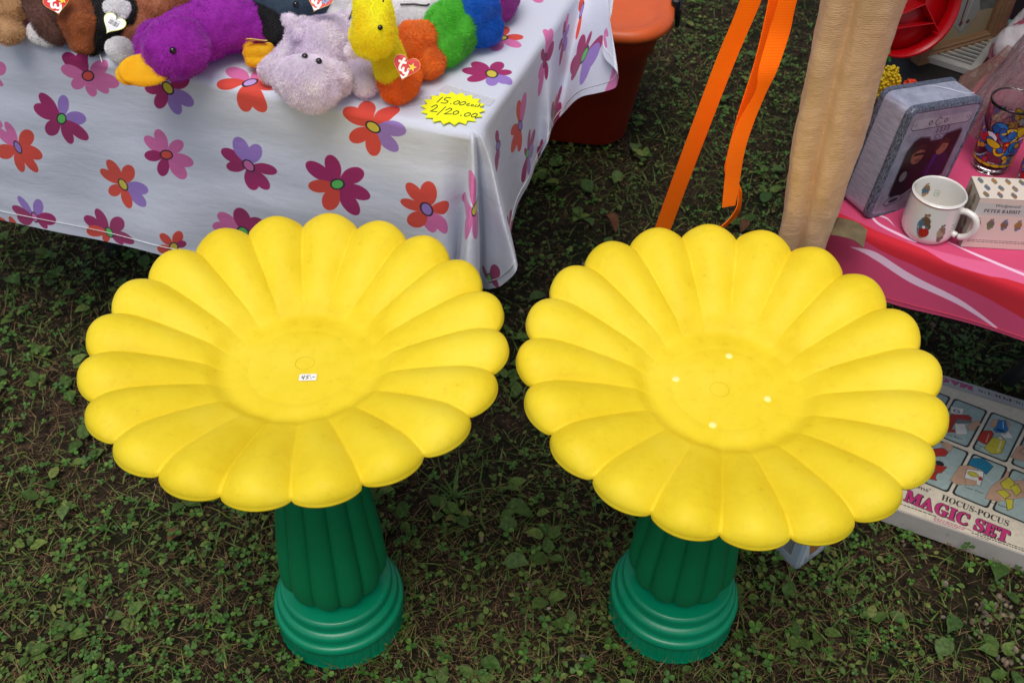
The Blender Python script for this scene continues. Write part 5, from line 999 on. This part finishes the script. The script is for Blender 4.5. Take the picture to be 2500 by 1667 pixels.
# crumpled clear bag over a pink and white wrapped bundle
bd = furry_free = blob_mesh([('e', (0.8804, 1.6846, 0.6600), (.055, .05, .055)), ('e', (0.8605, 1.6904, 0.6400), (.03, .03, .03)), ('e', (0.9129, 1.7070, 0.6800), (.06, .05, .06))], vox=.004, smooth=6, lump=.004, seed=3, tabledown=None)
cvm = Mat('pink_white_print'); f = cvm.tex(18, 3, .5); cvm.p(color=cvm.ramp(f, [(.44, lin((196, 190, 192))), (.52, lin((190, 186, 190))), (.56, lin((150, 44, 70))), (.62, lin((196, 140, 156)))]), rough=.6); o = link('wrapped_bundle', bd, cvm.m); tag(o, 'pink and white printed bundle inside clear plastic at the right edge', 'bundle')
def bag(label, path, width, seed, col):
    g = random.Random(seed); P = []
    pts = smooth_pts(path, 12); n = len(pts)
    for i, p in enumerate(pts):
        d = Vector(pts[min(i+1, n-1)]-pts[max(i-1, 0)]).normalized(); s_ = d.cross(Vector((0, -.6, .8))).normalized(); u_ = s_.cross(d); w_ = np.interp(i/(n-1), np.linspace(0, 1, len(width)), width); row = []
        for k in range(90):
            a = k/90*2*math.pi; rr_ = w_*(1+.30*noise.noise(Vector((math.cos(a)*2.6+seed, math.sin(a)*2.6, i*.035)))+.20*noise.noise(Vector((math.cos(a)*8+seed, math.sin(a)*8, i*.07)))); row.append(tuple(Vector(p)+(s_*math.cos(a)+u_*math.sin(a)*.45)*rr_))
        P.append(row)
    m = Mat('crumpled_film'); m.p(color=col, rough=.22, spec=.9, alpha=.42, normal=m.bump(m.tex(45, 5, .7, stretch=(1, 1, 3)), .9, .008)); o = link('plastic_bag', grid_mesh(np.array(P), closed=True), m.m); tag(o, label, 'plastic bag')
bag('crumpled clear plastic film stretched from behind the lunch box to the right edge', [(0.7218, 1.5059, 0.6300), (0.7665, 1.5533, 0.6600), (0.7971, 1.5754, 0.6900), (0.8157, 1.5924, 0.7200)], (.012, .034, .022, .010), 5, lin((150, 112, 98)))
bag('crumpled clear plastic film above the printed tumblers, at the right edge', [(0.7311, 1.4558, 0.6400), (0.7623, 1.4724, 0.6800), (0.8209, 1.5343, 0.7000), (0.8916, 1.6067, 0.7200)], (.010, .036, .04, .05), 9, lin((150, 118, 122)))

# magic set box on the grass
A0 = Vector((0.8653, 1.4586, 0.0500)); A1 = Vector((1.0090, 1.3944, 0.0500)); ex = (A1-A0).normalized(); ex.z = 0; ex.normalize(); ey = Vector((ex.y, -ex.x, 0))   # ey points towards the camera
B0 = Vector((0.7131, 1.1396, 0.0500)); MD = abs((B0-A0).dot(ey)); off = (B0-A0).dot(ex)
ML = .56; x0 = -.235; org = A0+ex*x0
ms = thing('magic_set_box', 'old white cardboard game box with pink lettering and picture panels lying on the grass', 'game box', (org.x, org.y, .004), math.atan2(ex.y, ex.x)); MZ = .046
kk = 2600; cv = Canvas(int(ML*kk), int(MD*kk), (236, 224, 200)); CWm, CHm = cv.w, cv.h
PXC = {(2338, 972): (0.8862, 1.4217), (2411, 1000): (0.9370, 1.3931), (2358, 1094): (0.8659, 1.2937), (2281, 1062): (0.8142, 1.3244), (2212, 1180): (0.7309, 1.2062), (2296, 1222): (0.7842, 1.1689), (2225, 1230): (0.7292, 1.1599), (2466, 1310): (0.8869, 1.0938), (2206, 1215): (0.7184, 1.1733), (2225, 1230): (0.7292, 1.1599), (2449, 1322): (0.8713, 1.0830), (2378, 950): (0.9262, 1.4472)}
def MP(px_, py_): q = PXC[(px_, py_)]; return ((Vector((q[0], q[1], 0))-Vector((org.x, org.y, 0))).dot(ex)*kk, (Vector((q[0], q[1], 0))-Vector((org.x, org.y, 0))).dot(ey)*kk)
HZ = (0.00122799336, 3.02259656e-05, -1.56018505, 2.13729853e-05, -0.000868322436, 2.94406104, -1.37890227e-05, 0.000560208023, 1)
def S2C(a, b):
    w_ = HZ[6]*a+HZ[7]*b+HZ[8]; X, Y = (HZ[0]*a+HZ[1]*b+HZ[2])/w_-org.x, (HZ[3]*a+HZ[4]*b+HZ[5])/w_-org.y; return ((X*ex.x+Y*ex.y)*kk, (X*ey.x+Y*ey.y)*kk)
Z4 = lambda a, b: S2C(2180+a/4.9, 880+b/4.9)
Z6 = lambda a, b: S2C(1850+a/2.903, 880+b/2.903)
a_, b_, c_, d_ = MP(2338, 972), MP(2411, 1000), MP(2358, 1094), MP(2281, 1062); a_, b_, d_, n_2, n_3 = Z4(735, 445), Z4(1138, 600), Z4(482, 888), Z4(1178, 608), Z4(498, 935); pw = b_[0]-a_[0]; ph_ = d_[1]-a_[1]
px0, py0 = (a_[0]+d_[0])/2, (a_[1]+b_[1])/2; BL = (172, 192, 186); g = random.Random(11); SK = (206, 166, 136)
pitch = n_2[0]-a_[0]; rowp = n_3[1]-a_[1]; cols_n = 5; start = px0-2*pitch
def PG(o, e, f, m=0., r=.07):
    # a rounded panel spanned by two edge vectors, since the print sits a little askew on the lid
    o, e, f = np.array(o), np.array(e), np.array(f); le, lf = np.hypot(*e), np.hypot(*f); p = []
    for cx, cy, a0 in ((1-(m+16)/le, (m+16)/lf, -90), (1-(m+16)/le, 1-(m+16)/lf, 0), ((m+16)/le, 1-(m+16)/lf, 90), ((m+16)/le, (m+16)/lf, 180)):
        for t in range(7): an = R(a0+15*t); p.append(o+e*(cx+16*math.cos(an)/le)+f*(cy+16*math.sin(an)/lf))
    return p
eV = np.array(b_)-np.array(a_); fV = np.array(d_)-np.array(a_); cV = np.array(n_2)-np.array(a_); rV = np.array(n_3)-np.array(a_)
for r_ in range(2):
    for k in range(-3, 4):
        oo = np.array(a_)+cV*k+rV*r_; cv.poly(PG(oo, eV, fV), (34, 34, 34)); cv.poly(PG(oo, eV, fV, 9.), BL); x, y = oo[0]-20, oo[1]+8
        for q in range(3): cv.line(smooth_pts([(x+12+q*18, y+ph_*.75, 0), (x+20+q*22, y+ph_*.4, 0), (x+pw*.4+q*20, y+16, 0)], 6)[:, :2], 1.3, (90, 120, 126), al=.7)
INK = (30, 28, 28); RD, GY, WP, YE, BU_, TE = (188, 50, 36), (120, 122, 122), (238, 234, 222), (214, 202, 60), (40, 126, 190), (30, 124, 156)
def art(Z, p, c, o=4.): q = [Z(*a) for a in p]; q = q+[q[0]]; cv.line(q, o, INK); cv.poly(q, c)
def oval(Z, x, y, rx, ry, c, o=2.): a = Z(x, y); u = math.hypot(*(np.array(Z(x+10, y))-np.array(a)))/10; cv.ell(a[0], a[1], rx*u+o, ry*u+o, INK); cv.ell(a[0], a[1], rx*u, ry*u, c)
art(Z4, [(690, 548), (848, 576), (828, 655), (690, 630)], WP, 1.6); oval(Z4, 760, 605, 42, 26, GY, 0); oval(Z4, 760, 605, 20, 16, WP, 0)
art(Z4, [(885, 790), (940, 730), (1020, 715), (1055, 770), (990, 800), (980, 850), (900, 835)], SK, 1.6); art(Z4, [(590, 790), (640, 730), (700, 642), (900, 655), (940, 690), (920, 725), (770, 706), (740, 745), (692, 825), (738, 835), (742, 858), (640, 858)], RD); art(Z4, [(742, 725), (772, 700), (940, 722), (936, 748), (760, 752)], GY, 2); art(Z4, [(738, 757), (860, 762), (892, 884), (752, 888)], WP, 1.8)
art(Z4, [(1152, 780), (1190, 712), (1260, 702), (1246, 782), (1190, 802)], SK, 1.6); art(Z4, [(1345, 702), (1402, 752), (1386, 822), (1366, 806)], SK, 1.6); art(Z4, [(1282, 872), (1340, 884), (1386, 852), (1440, 930), (1330, 930)], WP, 1.4)
art(Z4, [(1265, 712), (1350, 722), (1374, 830), (1340, 860), (1230, 860), (1206, 826), (1244, 792)], BU_); oval(Z4, 1288, 838, 48, 20, (20, 60, 100), 0); art(Z4, [(1076, 842), (1178, 842), (1204, 876), (1150, 1000), (1090, 1000), (1002, 950)], RD); art(Z4, [(1190, 922), (1320, 932), (1348, 976), (1290, 1116), (1180, 1120), (1092, 1052)], YE); oval(Z4, 1285, 932, 28, 22, WP)
cv.line([Z4(1150, 880), Z4(1115, 980)], 4, (232, 190, 170)); cv.line([Z4(1300, 960), Z4(1255, 1090)], 5, (240, 236, 190)); cv.line([Z4(1318, 730), Z4(1322, 810)], 4, (200, 224, 240))
art(Z4, [(562, 990), (640, 982), (720, 1022), (682, 1098), (620, 1052)], SK, 1.6); art(Z4, [(480, 1062), (600, 1052), (658, 1100), (620, 1148), (500, 1148)], RD); oval(Z4, 555, 1235, 46, 32, (40, 40, 42)); art(Z4, [(470, 1240), (640, 1280), (572, 1350), (510, 1350)], RD); art(Z4, [(490, 1342), (530, 1346), (500, 1400), (518, 1440), (392, 1410), (392, 1382), (470, 1374)], RD)
art(Z4, [(930, 1176), (1080, 1176), (1198, 1270), (1110, 1368), (1060, 1312), (902, 1252)], TE); art(Z4, [(680, 1440), (800, 1262), (920, 1262), (1010, 1310), (940, 1420), (990, 1500), (760, 1490)], SK, 1.8); art(Z4, [(888, 1304), (1080, 1332), (1080, 1390), (1040, 1508), (850, 1420)], WP); oval(Z4, 958, 1366, 60, 34, YE); oval(Z4, 1044, 1418, 20, 30, RD, 1); art(Z4, [(860, 1412), (1000, 1450), (990, 1500), (880, 1496)], SK, 1.8)
art(Z6, [(1610, 980), (1650, 900), (1740, 830), (1768, 782), (1786, 792), (1764, 860), (1887, 850), (1960, 900), (1900, 970), (1700, 1005)], SK, 1.8)
for p in ([(1720, 870), (1780, 830), (1820, 868), (1800, 920), (1740, 908)], [(1790, 900), (1840, 880), (1870, 930), (1830, 962)], [(1690, 930), (1750, 920), (1790, 960), (1750, 982)], [(1758, 985), (1810, 990), (1806, 1050), (1770, 1065)]): art(Z6, p, YE)
art(Z6, [(1790, 690), (1840, 612), (1900, 590), (1960, 640), (1900, 720)], SK, 1.8)
for r_ in range(2):
    for k in (-3, -2, -1, 2, 3):
        if r_ == 1 and k == 2: continue
        oo = np.array(a_)+cV*k+rV*r_; q_ = lambda u, v: tuple(oo+eV*u+fV*v)
        def loc(p, c): pp = [q_(*a) for a in p]; cv.line(pp+[pp[0]], 4, INK); cv.poly(pp, c)
        c1 = g.choice((RD, YE, BU_, TE)); c2 = g.choice((WP, YE, RD)); s_ = g.uniform(-.06, .06)
        loc([(.08, .66), (.22+s_, .34), (.5, .28), (.62, .4), (.5, .62), (.3, .7)], SK); loc([(.35, .2+s_), (.72, .16), (.84, .34), (.76, .56), (.42, .52)], c1); loc([(.3+s_, .5), (.6, .46), (.7, .72), (.36, .76)], c2)
for z_, x_, y_, t_2 in ((Z4, 585, 862, 'Money Maker'), (Z4, 985, 1000, 'Cups'), (Z4, 975, 1030, 'and'), (Z4, 960, 1060, 'Balls'), (Z4, 845, 1510, 'Color Vision'), (Z6, 1632, 998, 'Peter Rabbit')): a_1 = z_(x_, y_); cv.text(t_2, a_1[0]+4, a_1[1]+6, 9.5, (36, 34, 34), sx=1.25, bold=.01)
X_, Y_ = MP(2212, 1180); cv.text("adams'", X_-6, Y_+10, 23, (26, 26, 26), bold=.012, sx=1.35); X2, Y2 = MP(2296, 1222)
cv.text('HOCUS-POCUS', X2, Y2-4, 36, (26, 26, 26), serif=True, sx=.83, bold=.006, rot=.07)
X3, Y3 = MP(2225, 1230); X4, Y4 = MP(2466, 1310); Yb = Y3; X3 = MP(2206, 1215)[0]
def slab(txt, x, y, size, total, rot=0.):
    """heavy slab letters, black outline then pink"""
    ws = {'M': .96, 'A': .74, 'G': .80, 'I': .41, 'C': .74, 'S': .58, 'E': .69, 'T': .69, ' ': .26}; tot = sum(ws[c] for c in txt); kf = size/.70; sx = total/(tot*kf)
    for col, bo, dx, dy in [((34, 30, 34), .006, a_*size*.06, b_*size*.06) for a_, b_ in ((1, 0), (-1, 0), (0, 1), (0, -1), (.75, .75), (-.75, .75), (.75, -.75), (-.75, -.75), (1.5, 1.3))]+[((206, 54, 122), .008, q*size, r_*size) for q, r_ in ((-.022, 0), (.022, 0), (0, .02), (0, -.02))]:
        xx = x
        for c in txt:
            if c != ' ': cv.text(c, x+(xx-x)*math.cos(rot)+dx, y+(xx-x)*math.sin(rot)+dy, size, col, bold=bo, serif=True, sx=sx, rot=rot)
            xx += ws[c]*kf*sx
g1, g2 = MP(2225, 1230), MP(2449, 1322); ra = math.atan2(g2[1]-g1[1], g2[0]-g1[0]); slab('MAGIC SET', X3, Yb-3, 72, X4-X3, ra)
for k, (y, a, b, c) in enumerate(((Yb+24, X3-150, X3+150, (60, 56, 56)), (Yb+34, X3+150, X3+330, (190, 90, 130)), (Yb+44, X3+150, X3+290, (190, 90, 130)), (Yb+54, X3+150, X3+250, (190, 90, 130)), (Yb+34, X3+345, X3+640, (50, 48, 50)), (Yb+45, X3+320, X3+600, (50, 48, 50)), (Yb+56, X3+345, X3+390, (50, 48, 50)))):
    x = a
    while x < b: wd = g.uniform(6, 20); cv.rect(x, y, x+wd, y+5, c); x += wd+4
cv.grime(.14, 90, 3); cv.grime(.10, 14, 4)
for _ in range(60): x, y = g.uniform(0, CWm), g.uniform(0, CHm); cv.ell(x, y, g.uniform(2, 9), g.uniform(1, 4), (150, 138, 122), g.uniform(0, 3), .35)
for y in (0, CHm-7): cv.rect(0, y, CWm, y+7, (196, 186, 170), .8)
wc = varied('worn_white_card', (178, 172, 165), .7, .1, 12)
def lidmesh():
    # the far wall of the old lid has splayed outwards
    pr = [(.0, MZ), (.043, .031), (.0425, .0280), (.0, .0420), (.0, .002), (-MD, .002), (-MD, MZ)]; bm = bmesh.new(); a = [bm.verts.new((0, y, z)) for y, z in pr]; b = [bm.verts.new((ML, y, z)) for y, z in pr]
    bm.faces.new(a); bm.faces.new(b[::-1])
    for i in range(7): j = (i+1) % 7; bm.faces.new((a[i], b[i], b[j], a[j]))
    bmesh.ops.recalc_face_normals(bm, faces=bm.faces); bmesh.ops.bevel(bm, geom=bm.edges[:], offset=.0006, segments=1, affect='EDGES'); return bm_mesh(bm)
link('lid', lidmesh(), wc, ms, smooth=35)
nx_, ny_ = 30, 20; P = np.zeros((ny_+1, nx_+1, 3)); V = np.zeros((ny_+1, nx_+1, 2))
for j in range(ny_+1):
    for i in range(nx_+1):
        u, v = i/nx_, j/ny_; P[j, i] = (.0015+u*(ML-.003), -(.0015+v*(MD-.003)), MZ+.0008+.0010*math.sin(v*math.pi)*math.sin(math.pi*u)); V[j, i] = (u, 1-v)
link('lid_print', grid_mesh(P, V, flip=True), printed('magic_set_print', cv, .5, spec=.4), ms)
sv = Canvas(int(ML*kk), int(.046*kk), (186, 182, 178)); tmp = cv; cv = sv; SH = sv.h
xm = ML*kk-MP(2378, 950)[0]; slab('MAGIC SET', xm, SH-28, 58, 430); cv.text('HOCUS-POCUS', xm-392, SH-34, 36, (26, 26, 26), serif=True, sx=.98, bold=.006)
sv.a = sv.a[:, :, :]; cv = tmp
quad_uv('side_print', [(ML-.002, .0022, MZ-.0002), (.002, .0022, MZ-.0002), (.002, .0424, .0318), (ML-.002, .0424, .0318)], printed('magic_side_print', sv, .6), ms)

# cracker tin
tq = Vector((0.5080, 1.0412, 0.0000)); ct = thing('cracker_tin', 'small pale blue cracker tin under the right dish edge, on the grass', 'tin', (tq.x, tq.y, .004), R(38)); TWd, TDp, THt = .112, .052, .20
link('tin_body', box((TWd/2, TDp/2, THt/2), (TWd, TDp, THt), .006), varied('pale_blue_tin', (180, 198, 212), .35, .06, 12, metal=.2), ct, smooth=40)
cv = Canvas(400, 720, (205, 216, 226)); cv.poly([(0, 0), (400, 0), (400, 300), (0, 400)], (70, 110, 160))
for k in range(4): cv.poly([(40+k*16, 470), (150+k*26, 440+k*6), (178+k*30, 590+k*4), (90+k*22, 640)], (150-10*k, 98-6*k, 58)); cv.poly([(44+k*16, 474), (150+k*26, 444+k*6), (174+k*30, 584+k*4), (92+k*22, 632)], (188, 132, 84))
cv.poly([(180, 450), (330, 400), (345, 520), (200, 580)], (196, 140, 92)); cv.poly([(330, 380), (400, 360), (400, 470), (345, 480)], (186, 132, 84))
cv.text('4', 38, 686, 40, (24, 24, 30), shear=.2, sx=1.1); cv.line([(30, 636), (160, 636)], 4, (24, 24, 30)); cv.line([(20, 700), (140, 700)], 4, (24, 24, 30))
for j, s_ in enumerate(('TIGHTLY', 'STACK', 'PACKS')): cv.text(s_, 84, 656+j*17, 11, (30, 30, 36), sx=1.1)
cv.text('NET WT 16 OZ', 236, 640, 16, (24, 24, 30), bold=.01)
i_ = .005; quad_uv('front_print', [(i_, -.0006, THt-i_), (TWd-i_, -.0006, THt-i_), (TWd-i_, -.0006, i_), (i_, -.0006, i_)], printed('tin_front', cv, .35, metal=.15), ct)
cv = Canvas(200, 720, (170, 184, 196)); cv.rect(50, 470, 150, 640, (200, 206, 210)); x = 56; g = random.Random(4)
while x < 144: wd = g.choice((2, 3, 5)); cv.rect(x, 476, x+wd, 626, (30, 30, 34)); x += wd+g.choice((2, 3, 4))
quad_uv('side_print', [(-.0006, TDp-i_, THt-i_), (-.0006, i_, THt-i_), (-.0006, i_, i_), (-.0006, TDp-i_, i_)], printed('tin_side', cv, .4), ct)
